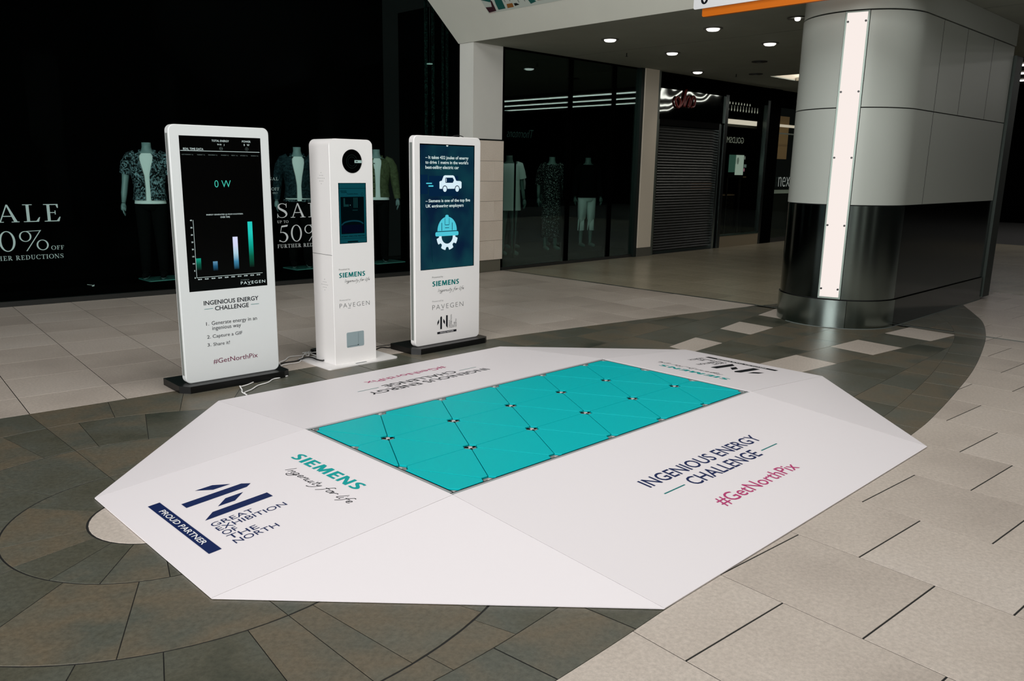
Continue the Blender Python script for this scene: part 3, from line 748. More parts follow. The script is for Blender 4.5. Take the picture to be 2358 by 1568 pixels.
flat(F3, [rc(.306, 1.076, .312, 1.145), rc(.428, 1.076, .434, 1.145), rc(.342, 1.128, .346, 1.185), rc(.393, 1.128, .397, 1.185), rc(.345, 1.124, .394, 1.129), rc(.345, 1.098, .394, 1.103)], 'hat_grooves', EDK, s3, d=.001)
gear = []
for k in range(9):
    a0 = 180+k*22.5
    rr_ = .1 if k % 2 == 0 else .135
gp = []
for k in range(46):
    a = 176+k*188/45; ph = ((a-180) % 45); r = .124 if (8 < ph < 37) else .096
    gp.append((r*math.cos(rad(a)), r*math.sin(rad(a)), a))
gq = []
for (x0, y0, a0), (x1, y1, a1) in zip(gp, gp[1:]):
    ri = .066
    gq.append([(.372+x0, 1.024+y0), (.372+x1, 1.024+y1), (.372+ri*math.cos(rad(a1)), 1.024+ri*math.sin(rad(a1))), (.372+ri*math.cos(rad(a0)), 1.024+ri*math.sin(rad(a0)))])
flat(F3, gq, 'gear_icon', EIW, s3, d=.0003)
flat(F3, [[(.372+.012*math.cos(rad(a)), 1.818+min(0, .012*math.sin(rad(a)))) for a in range(180, 361, 20)]], 'top_dot', EW, s3, d=.0006)
b3 = [c for c in k3.children if c.name.startswith('body')][0]
text(F1, 'Presented by', .197, .654, .323, .672, INK, b3, -.01); bold(F1, 'SIEMENS', .197, .583, .515, .629, TEALDARK, b3)
script(F1, .262, .528, .574, .0155, INK, b3, .14); text(F1, 'Powered by', .197, .436, .328, .454, EDIM if 0 else HUBGREY, b3, -.01)
text(F1, 'PAVEGEN', .197, .370, .568, .413, INK, b3, -.022, spacing=1.25); flat(F1, [rc(.297, .359, .331, .3615)], 'logo_underline', INK, b3)
north_logo(F1, lambda u, w: (.253+(u-.308)*.3505, .304-(w-.612)*.354), b3, INK, PRINTW)

MB().tube(bez([Vector(p) for p in ((.47, .06, 1.893), (.50, .05, 1.905), (.55, .05, 1.909), (.60, .05, 1.90), (.615, .06, 1.892))], 5), .0035, 6).build('cable_loop', CABK, k3)
# photo kiosk
k2 = thing('photo_kiosk', 'white photo kiosk pillar with a round black lens and small screen', 'photo kiosk', (1.187, 2.87, 0))
MB().prism(rrect(-.115, -.09, .585, .42, .03, 5), 0, .010).build('base_plate', GLOSSW, k2)
P = rrect(0, .010, .413, 1.838, .055, 8); P = [(x, z) for x, z in P if z > .1]; P = [(0, .010), (.413, .010)]+P
inn = [(min(max(x, .003), .410), min(z, 1.835)) for x, z in P]
bw = .295
MB().loft([[(a, 0, b) for a, b in inn], [(a, .003, b) for a, b in P], [(a, bw, b) for a, b in P]], True, False)
mb = MB(); mb.loft([[(a, 0.0, b) for a, b in inn], [(a, .003, b) for a, b in P], [(a, bw, b) for a, b in P]], True, False)
b2 = mb.build('body', GLOSSW, k2)
for zc in (1.53, .672):
    for i, n in enumerate((1, 3, 5, 3, 1)):
        for q in range(n):
            MB().box((-.0008, .125+(q-(n-1)/2)*.022-.0022, zc+.044-i*.022-.0022), (.0, .125+(q-(n-1)/2)*.022+.0022, zc+.044-i*.022+.0022)).build('speaker_hole', MATTEBLACK, k2)
MB().box((-.0008, .002, .9195), (.0, bw, .9225)).build('panel_seam', mat('seam_grey', (60, 62, 62)), k2)
le = MB().disc((.212, 0, 1.666), .093, 'y', .003, 40).build('lens_window', mat('black_glass', (2, 2, 2), .12, 0, .5), k2)
mb = MB(); F2 = Frame((0, -.0038, 0), (1, 0, 0), (0, 0, 1))
flat(F2, ringp(.208, 1.664, .052, .054, .0025, .0025)+ringp(.208, 1.664, .036, .037, .002, .002), 'lens_ring', mat('lens_ring', (42, 58, 56), .3, .6), le)
MB().disc((.208, -.003, 1.664), .03, 'y', .004, 24).build('lens', mat('lens_black', (1, 1, 2), .05, 0, .8), le)
MB().box((.232, -.008, 1.653), (.300, -.003, 1.675)).build('lens_reflection', mat('lens_reflection', (150, 175, 170), .4, 0, .5, (120, 140, 136), .35), le)  # reflection on the lens glass, built as a pale glowing box
MB().box((.243, -.0086, 1.661), (.262, -.008, 1.667)).build('reflection_slot', MATTEBLACK, le)
SD = emis('kiosk_screen_teal', (10, 62, 70)); SD2 = emis('kiosk_screen_dark', (1, 9, 12)); SD3 = emis('kiosk_screen_line', (1, 14, 18)); SD4 = emis('kiosk_screen_light', (80, 120, 120))
MB().box((.0755, -.0005, 1.010), (.341, .01, 1.495)).build('screen_bezel', SCREENBLACK, k2)
s2 = MB().box((.080, -.001, 1.014), (.336, .009, 1.491)).build('screen', SD, k2)
F2 = Frame((0, -.0015, 0), (1, 0, 0), (0, 0, 1))
flat(F2, [rc(.080, 1.4515, .336, 1.4540), rc(.080, 1.049, .336, 1.0515), rc(.151, 1.018, .252, 1.029)], 'screen_line', SD3, s2, d=.0004)
flat(F2, [rc(.092, 1.088, .318, 1.385)], 'camera_preview', SD2, s2, d=.0003)
flat(F2, [rc(.216, 1.296, .225, 1.378), rc(.231, 1.296, .240, 1.378), rc(.246, 1.296, .255, 1.378), rc(.205, 1.275, .255, 1.280), rc(.12, 1.307, .17, 1.325), rc(.12, 1.325, .135, 1.375)], 'preview_shape', emis('preview_dim', (14, 46, 46)), s2, d=.0006)
flat(F2, srib([(.098, 1.160, .01), (.13, 1.182, .012), (.20, 1.192, .012), (.27, 1.186, .012), (.308, 1.166, .01)]), 'preview_arc', emis('preview_arc', (10, 50, 60)), s2, d=.0006)
flat(F2, [rc(.100, 1.095, .306, 1.16)], 'preview_floor', emis('preview_navy', (3, 6, 22)), s2, d=.0005)
flat(F2, [rc(.181, 1.315, .187, 1.322)], 'preview_glint', SD4, s2, d=.0008)
text(F2, 'INGENIOUS ENERGY', .092, 1.427, .152, 1.436, SD3, s2, .03); text(F2, 'CHALLENGE', .098, 1.416, .155, 1.425, SD3, s2, .03)
text(F2, 'Presented by Siemens', .155, 1.402, .262, 1.412, SD3, s2, .03); flat(F2, ringp(.302, 1.405, .011, .011, .002, .002), 'info_icon', SD3, s2)
text(F2, 'GET READY  STRIKE A POSE  PRESS START', .09, 1.063, .322, 1.073, SD3, s2, .03)
text(F1, 'Presented by', .060, .792, .163, .808, INK, b2, -.01); bold(F1, 'SIEMENS', .059, .734, .315, .774, TEALDARK, b2)
script(F1, .112, .693, .360, .0125, INK, b2, .15); text(F1, 'Powered by', .058, .539, .163, .554, HUBGREY, b2, -.01)
text(F1, 'PAVEGEN', .056, .484, .354, .520, INK, b2, -.022, spacing=1.25); flat(F1, [rc(.136, .4745, .163, .4768)], 'logo_underline', INK, b2)
# delivery slot: recessed tray shown by a frame with lips
cm = MB(); cm.frontplate(rrect(.116, .141, .288, .270, .01, 3), -.0012, 0); cp = cm.build('collection_tray', mat('tray_grey', (150, 168, 172), .4, 0, .3), k2)
MB().box((.231, -.0018, .150), (.233, -.0012, .262)).build('tray_corner', mat('tray_shadow', (100, 118, 124), .5), cp)
MB().box((.124, -.0016, .150), (.231, -.0012, .154)).build('tray_lip', mat('tray_shadow', (100, 118, 124), .5), cp)
MB().box((.222, -.003, .153), (.235, -.0018, .157)).build('tray_catch', MATTEBLACK, cp)
MB().box((.163, -.066, .0101), (.270, -.048, .0115)).build('floor_slot', mat('slot_grey', (105, 112, 112), .5), k2)

# ------------------------------------------------------------------ cables
def cable(name, label, pts, r, m, z=.006, hump=None):
    P = [Vector((p[0], p[1], (p[2] if len(p) > 2 else z))) for p in pts]
    o = MB().tube(bez(P, 5), r, 8).build(name, m); return tag(o, label, 'cable')
cable('power_cable', 'white cable rising in a loop from the black foot to the photo kiosk', [(.82, 3.13, .03), (.849, 3.187, .03), (.964, 3.30, .012), (1.047, 3.385, .01), (1.119, 3.398), (1.192, 3.386), (1.263, 3.44, .01), (1.302, 3.46, .012), (1.33, 3.44, .02), (1.33, 3.17, .03)], .0045, CABW)
cable('power_cable', 'white cable lying lower, looping onto the photo kiosk plate', [(.82, 3.10, .02), (.84, 3.143, .015), (.929, 3.175), (1.002, 3.169), (1.052, 3.203), (1.16, 3.331, .02), (1.238, 3.409, .022), (1.226, 3.335, .025), (1.24, 3.24, .022), (1.30, 3.168, .03)], .0045, CABW)
cable('power_cable', 'short tangled white cable behind the photo kiosk plate', [(1.23, 3.47), (1.274, 3.441, .012), (1.279, 3.395, .03), (1.197, 3.299, .034), (1.16, 3.25, .03), (1.19, 3.36, .02), (1.27, 3.33, .03), (1.31, 3.26, .03)], .0045, CABW)
cable('power_cable', 'black cable between the grey totem and the photo kiosk plate', [(.80, 3.10, .03), (.832, 3.164, .02), (.92, 3.24), (1.021, 3.23), (1.06, 3.23, .012), (1.12, 3.225, .024), (1.156, 3.19, .024), (1.153, 3.097, .022), (1.172, 3.05, .02), (1.183, 3.04, .025)], .006, CABK)
cable('power_cable', 'black cable from the photo kiosk to the white totem foot', [(1.62, 3.17, .03), (1.70, 3.15, .02), (1.80, 3.166), (1.892, 3.205), (1.931, 3.153), (1.955, 3.146), (1.99, 3.13)], .005, CABK)
cable('data_cable', 'thin black cable on the cream tiles behind the photo kiosk', [(1.60, 3.25), (1.74, 3.275), (1.87, 3.264), (1.999, 3.247), (2.152, 3.211)], .003, CABK)
cable('power_cable', 'white cable curling from the grey totem foot to the platform edge', [(.72, 2.828), (.641, 2.82), (.578, 2.808), (.505, 2.749), (.408, 2.718), (.317, 2.645), (.239, 2.60), (.22, 2.535)], .005, CABW)
cable('power_cable', 'white cable making a sharp bend at the far left platform edge', [(.43, 2.83), (.405, 2.814), (.35, 2.784), (.296, 2.769), (.285, 2.765, .012), (.259, 2.681), (.23, 2.62), (.222, 2.535)], .005, CABW)
ad = thing('power_adapter', 'small black power adapter block behind the photo kiosk', 'power adapter', (1.27, 3.33, 0), rad(10))
MB().prism(rrect(.0, .0, .13, .06, .01, 3), 0.012, .05).build('block', BLACK, ad); MB().box((-.02, .02, .02), (0, .04, .04)).build('plug', CABK, ad)

# ------------------------------------------------------------------ column with light strip
col = thing('column', 'large rounded column clad in grey panels with a glowing vertical strip', 'column')
CXc, CYc, RC = 6.72, 1.12, .62
def stadium(r, x1, n=40):
    """outline from south face far end round the nose to the north far end"""
    P = [(x1, CYc-r)]
    for k in range(n+1):
        a = rad(270-180*k/n); P.append((CXc+r*math.cos(a), CYc+r*math.sin(a)))
    P.append((x1, CYc+r)); return P
XE = 9.78
MB().prism(stadium(RC-.03, XE-.03)[::-1], 0, 3.47).build('core', mat('column_shadow_gap', (26, 28, 27), .8), col)
def shell(name, m, pts, z0, z1, th=.03, cen=None):
    n = len(pts); O = pts; I = []
    for i, p in enumerate(pts):
        a = Vector(pts[max(i-1, 0)]); b = Vector(pts[min(i+1, n-1)]); t = (b-a).normalized(); nr = Vector((-t.y, t.x))
        I.append(tuple(Vector(p)-nr*th))
    mb = MB(); rings = [[(*O[i], z0), (*O[i], z1), (*I[i], z1), (*I[i], z0)] for i in range(n)]
    for k in range(4):
        b0 = len(mb.v); mb.v += [p for r in rings for p in (r[k], r[(k+1) % 4])]
        for i in range(n-1):
            mb.f.append((b0+i*2, b0+i*2+1, b0+i*2+3, b0+i*2+2)); mb.sm.append(k == 0)
    b0 = len(mb.v); mb.v += rings[0]+rings[-1]
    mb.f += [(b0, b0+3, b0+2, b0+1), (b0+4, b0+5, b0+6, b0+7)]; mb.sm += [False, False]
    me = mb.build(name, m, col); return me
def arc(a0, a1, r=RC, n=16): return [(CXc+r*math.cos(rad(a0+(a1-a0)*k/n)), CYc+r*math.sin(rad(a0+(a1-a0)*k/n))) for k in range(n+1)]
ST = 195.5; HW = 10.6
g = .4
zs = [(2.283, 3.2), (1.305, 2.272)]
for i, (z0, z1) in enumerate(zs):
    shell('cladding_panel', CLAD, arc(ST-HW-g, 90, n=14)[::1], z0, z1)
    shell('cladding_panel', CLAD, [(7.19, CYc-RC)]+arc(270, ST+HW+g, n=18), z0, z1)
    segs = [(7.196, 7.945), (7.951, 8.885), (8.891, 9.72)] if i == 0 else [(7.196, 9.72)]
    for a, b in segs:
        shell('cladding_panel', CLAD, [(b, CYc-RC), (a, CYc-RC)], z0, z1)
        MB().box((a-.007, CYc-RC-.0005, z0), (a+.001, CYc-RC+.03, z1)).build('panel_joint', MATTEBLACK, col)
    shell('cladding_panel', CLAD, [(6.724, CYc+RC), (XE, CYc+RC)], z0, z1)
shell('column_head', CLAD, [(XE, CYc-RC)]+arc(270, 90, RC-.004, 30)+[(XE, CYc+RC)], 3.215, 3.468, .025)
for (pts, nm) in ((arc(ST-HW-g, 90, RC-.002), 1), (arc(270, ST+HW+g, RC-.002, 24), 2)):
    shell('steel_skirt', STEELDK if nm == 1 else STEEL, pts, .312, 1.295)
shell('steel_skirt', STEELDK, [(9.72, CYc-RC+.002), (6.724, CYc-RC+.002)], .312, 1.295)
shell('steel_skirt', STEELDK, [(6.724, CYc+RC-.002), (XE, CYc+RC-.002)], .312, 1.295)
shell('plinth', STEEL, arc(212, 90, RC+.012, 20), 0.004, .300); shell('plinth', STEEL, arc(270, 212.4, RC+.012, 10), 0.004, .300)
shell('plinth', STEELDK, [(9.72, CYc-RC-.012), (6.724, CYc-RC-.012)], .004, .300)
shell('floor_seal', mat('sealant', (110, 118, 114), .6), [(9.72, CYc-RC-.02)]+arc(270, 150, RC+.02, 30), .0006, .006, .02)
# light strip
ls = bpy.data.objects.new('light_strip', None)
cs = Vector((CXc+RC*math.cos(rad(ST)), CYc+RC*math.sin(rad(ST)), 0)); nr = Vector((math.cos(rad(ST)), math.sin(rad(ST)), 0)); tg = Vector((-nr.y, nr.x, 0))
def sb(w0, w1, z0, z1, d0, d1, nm, m, parent):
    mb = MB(); P = [cs+tg*w0+nr*d0, cs+tg*w1+nr*d0, cs+tg*w1+nr*d1, cs+tg*w0+nr*d1]
    mb.prism([(p.x, p.y) for p in P], z0, z1); return mb.build(nm, m, parent)
LSM = emis('strip_light_glow', (252, 240, 234), 1.0); LSM.node_tree.nodes['Principled BSDF'].inputs['Emission Strength'].default_value = .98
fr_ = sb(-.113, .113, .315, 3.2, -.03, .004, 'light_frame', mat('frame_sage', (128, 142, 134), .4, .4), col)
sb(-.095, .095, .335, 3.185, .004, .014, 'diffuser', LSM, fr_)
for z in (3.10, 2.43, 1.78, 1.09, .42):
    for w in (-.083, .083):
        c = cs+tg*w+nr*.014+Vector((0, 0, z)); mb = MB(); mb.tube([c, c+nr*.008], .011, 10); mb.build('screw', BLACK, fr_)
tr = MB().box((9.76, CYc-RC-.03, .03), (10.03, CYc+RC, 3.1)); tr.build('end_pilaster', mat('end_pilaster_green', (40, 50, 44), .5, .4), col)

for nm, a, b in (('reflector_south', (-3.4, -6.9), (-1.5, -6.6)), ('reflector_south_pier', (.9, -7.6), (1.7, -7.2)), ('reflector_east_pier', (4.4, -8.4), (4.8, -8.0))):  # unseen white piers, added to give the column bright reflections
    tag(MB().box((*a, 0), (*b, 4.5)).build(nm, PAINT), kind='structure')
# ------------------------------------------------------------------ pillar by the shops
pil = thing('pillar', 'white square pillar with tan stone cladding between the two shopfronts', 'pillar')
MB().box((6.215, 6.74, 2.075), (6.835, 7.05, 3.47)).build('upper_shaft', PAINT, pil)
MB().box((6.22, 6.745, 0.0), (6.83, 7.05, 2.075)).build('core', GROUT, pil)
MB().box((6.205, 6.722, 2.058), (6.86, 7.05, 2.066)).build('cap_strip', GREENMETAL, pil)
zz = [.19+i*.3105 for i in range(7)]
for i in range(6):
    z0, z1 = zz[i]+.002, zz[i+1]-.002
    segs = [(6.205, 6.66), (6.664, 6.85)] if i % 2 == 0 else [(6.205, 6.85)]
    if i % 2: pass
    for a, b in segs: MB().box((a, 6.715, z0), (b, 6.745, z1)).build('cladding_stone', TAN, pil)
    MB().box((6.203, 6.747, z0), (6.22, 7.05, z1)).build('cladding_stone', TAN, pil)
    MB().box((6.832, 6.747, z0), (6.852, 6.80, z1)).build('cladding_stone', TAN, pil)
MB().box((6.215, 6.735, 0), (6.83, 7.05, .186)).build('skirting', mat('skirting_metal', (120, 118, 104), .45, .3), pil)
p2 = thing('pilaster', 'narrow tan pilaster between the right shop window and the shutter', 'pilaster')
MB().box((10.44, 6.66, .17), (10.86, 7.2, 3.47)).build('shaft', mat('pilaster_paint', (235, 224, 204), .6), p2)
MB().box((10.43, 6.655, 0), (10.87, 7.2, .165)).build('skirting', mat('pilaster_skirting', (100, 100, 90), .45, .3), p2)
MB().box((10.34, 6.68, 0), (10.43, 6.80, 3.47)).build('metal_jamb', GREENMETAL, p2)
MB().box((10.875, 6.68, 0), (10.95, 6.80, 3.47)).build('metal_jamb', mat('sage_metal', (96, 104, 94), .4, .5), p2)

# ------------------------------------------------------------------ left shopfront
def shopwall(name, pts, z0, z1, m, th=.1):
    a, b = Vector(pts[0]), Vector(pts[1]); t = (b-a).normalized(); n = Vector((-t.y, t.x))*th
    o = MB().prism([tuple(a), tuple(b), tuple(b+n), tuple(a+n)], z0, z1).build(name, m); return tag(o, kind='structure')
ang = rad(-6.33); SX = Vector((math.cos(ang), math.sin(ang), 0))
sw = thing('shop_window', 'tall black-framed shop window with white sale lettering and male mannequins', 'shop window', (-.14, 7.76, 0), ang)
gl = MB().box((-5.0, 0, .06), (6.35, .012, 4.6)).build('glass_pane', SHOPGLASS, sw)
MB().box((-5.0, -.02, 0), (6.3, .05, .06)).build('sill', mat('window_sill_dark', (30, 32, 30), .4), sw)
MB().box((-5.0, -.01, 4.6), (6.35, .05, 6.5)).build('head_panel', VOID, sw)
SALEM = mat('frosted_lettering', (168, 196, 192), .7, 0, .1); SALEM2 = mat('pale_lettering', (214, 222, 222), .7, 0, .1)
FS = Frame((0, -.002, 0), (1, 0, 0), (0, 0, 1))
serif(FS, 'SALE', -.13, .958, .714, 1.156, SALEM, gl, .17); serif(FS, '50%', -.12, .632, .575, .858, SALEM, gl, .15)
serif(FS, 'OFF', .584, .631, .718, .677, SALEM, gl); serif(FS, 'FURTHER REDUCTIONS', -.17, .530, .704, .580, SALEM, gl)
serif(FS, 'SALE', 3.360, .928, 4.20, 1.124, SALEM2, gl, .17); serif(FS, 'UP TO', 3.362, .857, 3.523, .892, SALEM2, gl)
serif(FS, '50%', 3.370, .60, 4.06, .826, SALEM2, gl, .15); serif(FS, 'FURTHER REDUCTIONS', 3.350, .518, 4.22, .567, SALEM2, gl)
serif(FS, 'FINAL', 3.20, 1.432, 3.404, 1.472, SALEM, gl); serif(FS, 'OFF', 3.302, 1.297, 3.411, 1.337, SALEM, gl); serif(FS, 'ONLY', 3.315, 1.253, 3.386, 1.273, SALEM, gl)
# shop interior (room shell)
tag(MB().box((-6, 9.0, 0), (6.2, 9.1, 5)).build('wall_back', VOID), kind='structure')
tag(MB().box((6.72, 9.0, 0), (18.9, 9.1, 4.2)).build('wall_rear', VOID), kind='structure')
tag(MB().box((6.6, 7.45, 0), (6.72, 9.1, 4.2)).build('wall_partition', VOID), kind='structure')
tag(MB().box((-6, 7.9, .001), (6.2, 9.0, .012)).build('floor_shop', VOID), kind='structure')
wt = thing('window_plinth', 'long low black display plinth inside the left shop window', 'plinth', (-.14, 7.76, 0), ang)
MB().box((-4, .06, .012), (6.1, .85, .16)).build('plinth_body', VOID, wt)
def gplate(x, y, w, d, z, lab):
    t = thing('display_plate', lab, 'display plate', (x, y, z), 0, 'glass mannequin bases in the left window')
    MB().prism(rrect(-w/2, -d/2, w/2, d/2, .03, 4), 0, .012).build('glass_plate', mat('green_glass_plate', (60, 110, 104), .2, 0, .5), t)
    MB().box((-w/2+.02, -d/2-.003, .002), (w/2-.02, -d/2, .010)).build('bright_edge', mat('green_glass_edge', (90, 150, 140), .3), t)

cdx = thing('folded_card', 'small white folded card low behind the glass left of the grey totem', 'card', (.84, 7.70, .16), rad(20))
MB().slab([(-.04, 0, .03), (.04, 0, .012), (.04, .02, .012), (-.04, .02, .03)], .004).build('card_leaf', PRINTW, cdx); MB().slab([(.01, 0, 0), (.04, 0, .0), (.045, .0, .02), (.01, 0, .006)], .003).build('card_leaf', PRINTW, cdx)
def spine_ring(cx, cy, z, rx, ry, n=20, a0=0, a1=360, full=True):
    P = []
    m = n if full else n+1
    for k in range(m):
        a = rad(a0+(a1-a0)*k/n); P.append((cx+rx*math.cos(a), cy+ry*math.sin(a), z))
    return P
def mannequin(label, x, y, zb, s, rz, style, group=None, skin=MANN, fig='male'):
    t = thing('mannequin', label, 'mannequin', (x, y, zb), rz, group); t.scale = (s, s, s)
    fem = fig == 'female'; k = .88 if fem else 1
    T_ = [(1.55, .050, .050), (1.50, .050, .052), (1.455, .062, .06), (1.43, .11, .07), (1.40, .165*k, .082), (1.35, .182*k, .095), (1.27, .178*k, .112), (1.18, .158*k, .105),
          (1.06, .128*k, .088), (.97, .145, .098), (.90, .158, .105), (.84, .15, .10), (.80, .12, .085)]
    mb = MB(); mb.loft([spine_ring(0, 0, z, rx, ry) for z, rx, ry in T_][::-1])
    for sg in (-1, 1):
        sp = sg*.17*k
        arm = [(sp, 0, 1.385), (sg*.215*k, 0, 1.33), (sg*.245*k, .01, 1.20), (sg*.262*k, .015, 1.09), (sg*.275*k, -.01, .98), (sg*.285*k, -.035, .87)]
        mb.tube(arm, [.045, .050*k, .043*k, .036*k, .034*k, .022], 10)
        w = Vector((sg*.287*k, -.04, .865))
        mb.tube([w, w+Vector((0, -.008, -.03)), w+Vector((0, -.012, -.07)), w+Vector((0, -.014, -.085))], [.021, .030, .031, .020], 8)
        for i, L in enumerate((.055, .066, .062, .05)):
            b = w+Vector((sg*.003, -.035+i*.0145, -.078)); mb.tube([b, b+Vector((-sg*.004, 0, -L*.5)), b+Vector((-sg*.016, .004, -L))], [.0075, .007, .0045], 6)
        b = w+Vector((-sg*.004, -.03, -.03)); mb.tube([b, b+Vector((-sg*.018, -.022, -.03)), b+Vector((-sg*.022, -.022, -.058))], [.010, .008, .005], 6)
        hx = sg*.082
        leg = [(hx, 0, .86), (hx, .0, .74), (hx+sg*.004, 0, .60), (hx+sg*.008, -.004, .47), (hx+sg*.01, .008, .34), (hx+sg*.012, .008, .20), (hx+sg*.012, .005, .08), (hx+sg*.012, .0, .03)]
        lr = [.085, .083, .068, .052, .052, .042, .032, .034] if not fem else [.08, .078, .062, .046, .047, .036, .028, .03]
        mb.tube(leg, lr, 12)
        mb.tube([(hx+sg*.012, .03, .028), (hx+sg*.014, -.06, .026), (hx+sg*.018, -.14, .018), (hx+sg*.018, -.18, .014)], [.03, .034, .03, .012], 10)
    body = mb.build('body', skin, t)
    def garment(nm, m, Z, gap=None, n=24, off=.012):
        """gap(z) = half angle of opening at front (-y); None = closed"""
        r = []
        for z, rx, ry in Z:
            if gap is None: r.append(spine_ring(0, 0, z, rx+off, ry+off, n))
            else:
                h = gap(z); r.append(spine_ring(0, 0, z, rx+off, ry+off, n, -90+h, 270-h, False))
        return MB().loft(r[::-1], False, True, gap is None).build(nm, m, t)
    def sleeve(nm, m, zend, w=.012, ruff=0):
        for sg in (-1, 1):
            A = [(sg*.12*k, 0, 1.415), (sg*.18*k, 0, 1.385), (sg*.222*k, 0, 1.31), (sg*.247*k, .01, 1.20), (sg*.262*k, .015, 1.09), (sg*.275*k, -.01, .98), (sg*.286*k, -.035, .875)]
            Rr = [.05, .062, .064, .058, .052, .046, .036]
            A = [a for a in A if a[2] >= zend-.05]; Rr = Rr[:len(A)]
            Rr = [r+w*.5+(ruff*(i % 2)) for i, r in enumerate(Rr)]
            MB().tube(A, Rr, 12, False).build(nm, m, t)
    def trousers(m, zend=.06, w=.016, nm='trousers'):
        mb = MB(); mb.loft([spine_ring(0, 0, z, rx+.006, ry+.006) for z, rx, ry in [(.93, .142, .094), (.88, .154, .102), (.82, .150, .100), (.785, .12, .085)]][::-1])
        for sg in (-1, 1):
            hx = sg*.084
            A = [(hx, 0, .86), (hx, 0, .72), (hx+sg*.006, 0, .5), (hx+sg*.012, 0, .28), (hx+sg*.012, 0, zend)]
            mb.tube(A, [.09, .086, .066+w*.4, .058+w*.3, .052+w*.2], 12)
        mb.build(nm, m, t)
    def shoes(m):
        for sg in (-1, 1):
            hx = sg*.095
            MB().tube([(hx, .055, .04), (hx, .03, .045), (hx+sg*.002, -.06, .042), (hx+sg*.006, -.15, .03), (hx+sg*.006, -.19, .022)], [.02, .042, .04, .034, .014], 10).build('shoe', m, t)
    TZ = [(1.43, .095, .066), (1.415, .13*k, .074), (1.40, .163*k, .08), (1.35, .182*k, .095), (1.27, .178*k, .112), (1.18, .162*k, .108), (1.06, .142*k, .1), (.97, .15, .104), (.90, .162, .11), (.86, .166, .112)]
    if style in ('floral', 'denim', 'olive'):
        garment('tee_shirt', CLOTHW, TZ, None, off=.008)
        m = {'floral': FLOR, 'denim': DENIM, 'olive': OLIVE}[style]
        JZ = [(z, rx+.006, ry+.004) for z, rx, ry in TZ if z > .87]+([] if style == 'denim' else [])
        ga = {'floral': lambda z: 9+18*max(0, (z-1.2)/.25), 'denim': lambda z: 10+14*max(0, (z-1.1)/.3), 'olive': lambda z: 11+10*max(0, (z-1.25)/.2)}[style]
        garment('shirt' if style == 'floral' else 'jacket', m, JZ, ga, off=.02)
        sleeve('sleeve', m, 1.2 if style == 'floral' else .9)
        MB().tube([(.07, -.045, 1.425), (.085, .02, 1.455), (.0, .075, 1.465), (-.085, .02, 1.455), (-.07, -.045, 1.425)], [.012, .016, .018, .016, .012], 8).build('collar', m, t)
        trousers(CLOTHK); shoes(CLOTHK)
        if style == 'denim':
            MB().tube([(.166*math.cos(rad(a))*1.12, .112*math.sin(rad(a))*1.2, .868) for a in range(-80, 261, 20)], .017, 8).build('jacket_hem', FLOR, t)
        if style == 'olive':
            for i in range(6): MB().tube([(-.045-.002*i, -.128+.004*abs(i-2), 1.36-i*.085), (-.045-.002*i, -.136+.004*abs(i-2), 1.36-i*.085)], .008, 8).build('button', CLOTHK, t)
    elif style == 'whitedress':
        Z = [(1.43, .085, .06), (1.41, .13, .075), (1.37, .155, .095), (1.25, .165, .12), (1.1, .165, .125), (.95, .175, .13), (.8, .185, .135), (.70, .192, .14)]
        garment('dress', CLOTHW, Z, None, off=.012); sleeve('ruffled_sleeve', CLOTHW, 1.22, .02, .014)
    elif style == 'whitetop':
        Z = [z for z in TZ if z[0] > .9]; garment('blouse', CLOTHW, Z, None, off=.014); sleeve('ruffled_sleeve', CLOTHW, 1.12, .02, .012); trousers(CLOTHK)
    elif style == 'sequin':
        Z = [(1.43, .085, .06), (1.40, .145, .08), (1.35, .16, .095), (1.25, .16, .11), (1.1, .13, .1), (.95, .15, .108), (.8, .155, .11), (.55, .15, .105), (.3, .15, .105), (.2, .15, .105)]
        garment('dress', SEQ, Z, None, off=.012); sleeve('sleeve', SEQ, 1.05, .015)
    elif style == 'shorts':
        garment('jacket', CLOTHK, TZ, None, off=.02); sleeve('sleeve', CLOTHK, .9, .015); trousers(CLOTHW, .6, .02, 'shorts')
    elif style == 'dark':
        Z = [(1.43, .085, .06), (1.40, .145, .08), (1.25, .16, .11), (1.1, .14, .1), (.95, .16, .11), (.75, .19, .13), (.5, .21, .15)]
        garment('dress', mat('bottle_green_cloth', (24, 44, 40), .7), Z, None, off=.012); sleeve('sleeve', mat('bottle_green_cloth', (24, 44, 40), .7), 1.0)
    return t
def pattern(name, c0, c1, sc, p0, p1, det=6, dist=2.0):
    m = mat(name, c0, .85, 0, .1); nt = m.node_tree; N = nt.nodes; tc = N.new('ShaderNodeTexCoord'); nz = N.new('ShaderNodeTexNoise')
    nz.inputs['Scale'].default_value = sc; nz.inputs['Detail'].default_value = det; nz.inputs['Distortion'].default_value = dist
    r = N.new('ShaderNodeValToRGB'); r.color_ramp.elements[0].position = p0; r.color_ramp.elements[0].color = lin(c0); r.color_ramp.elements[1].position = p1; r.color_ramp.elements[1].color = lin(c1)
    nt.links.new(tc.outputs['Object'], nz.inputs['Vector']); nt.links.new(nz.outputs['Fac'], r.inputs['Fac']); nt.links.new(r.outputs['Color'], N['Principled BSDF'].inputs['Base Color']); return m
FLOR = pattern('floral_print', (6, 10, 12), (140, 168, 176), 24, .47, .68)
DENIM = pattern('dark_denim', (12, 24, 28), (40, 62, 68), 18, .4, .7)
OLIVE = pattern('olive_canvas', (64, 70, 48), (92, 98, 70), 12, .35, .7)
SEQ = pattern('sequin_fabric', (8, 12, 12), (200, 215, 210), 75, .58, .68, 2, 0)
gm = 'mannequins in the left shop window'
mannequin('headless mannequin in an open floral short-sleeved shirt and white tee', 1.72, 7.93, .184, 1.10, rad(-30), 'floral', gm)
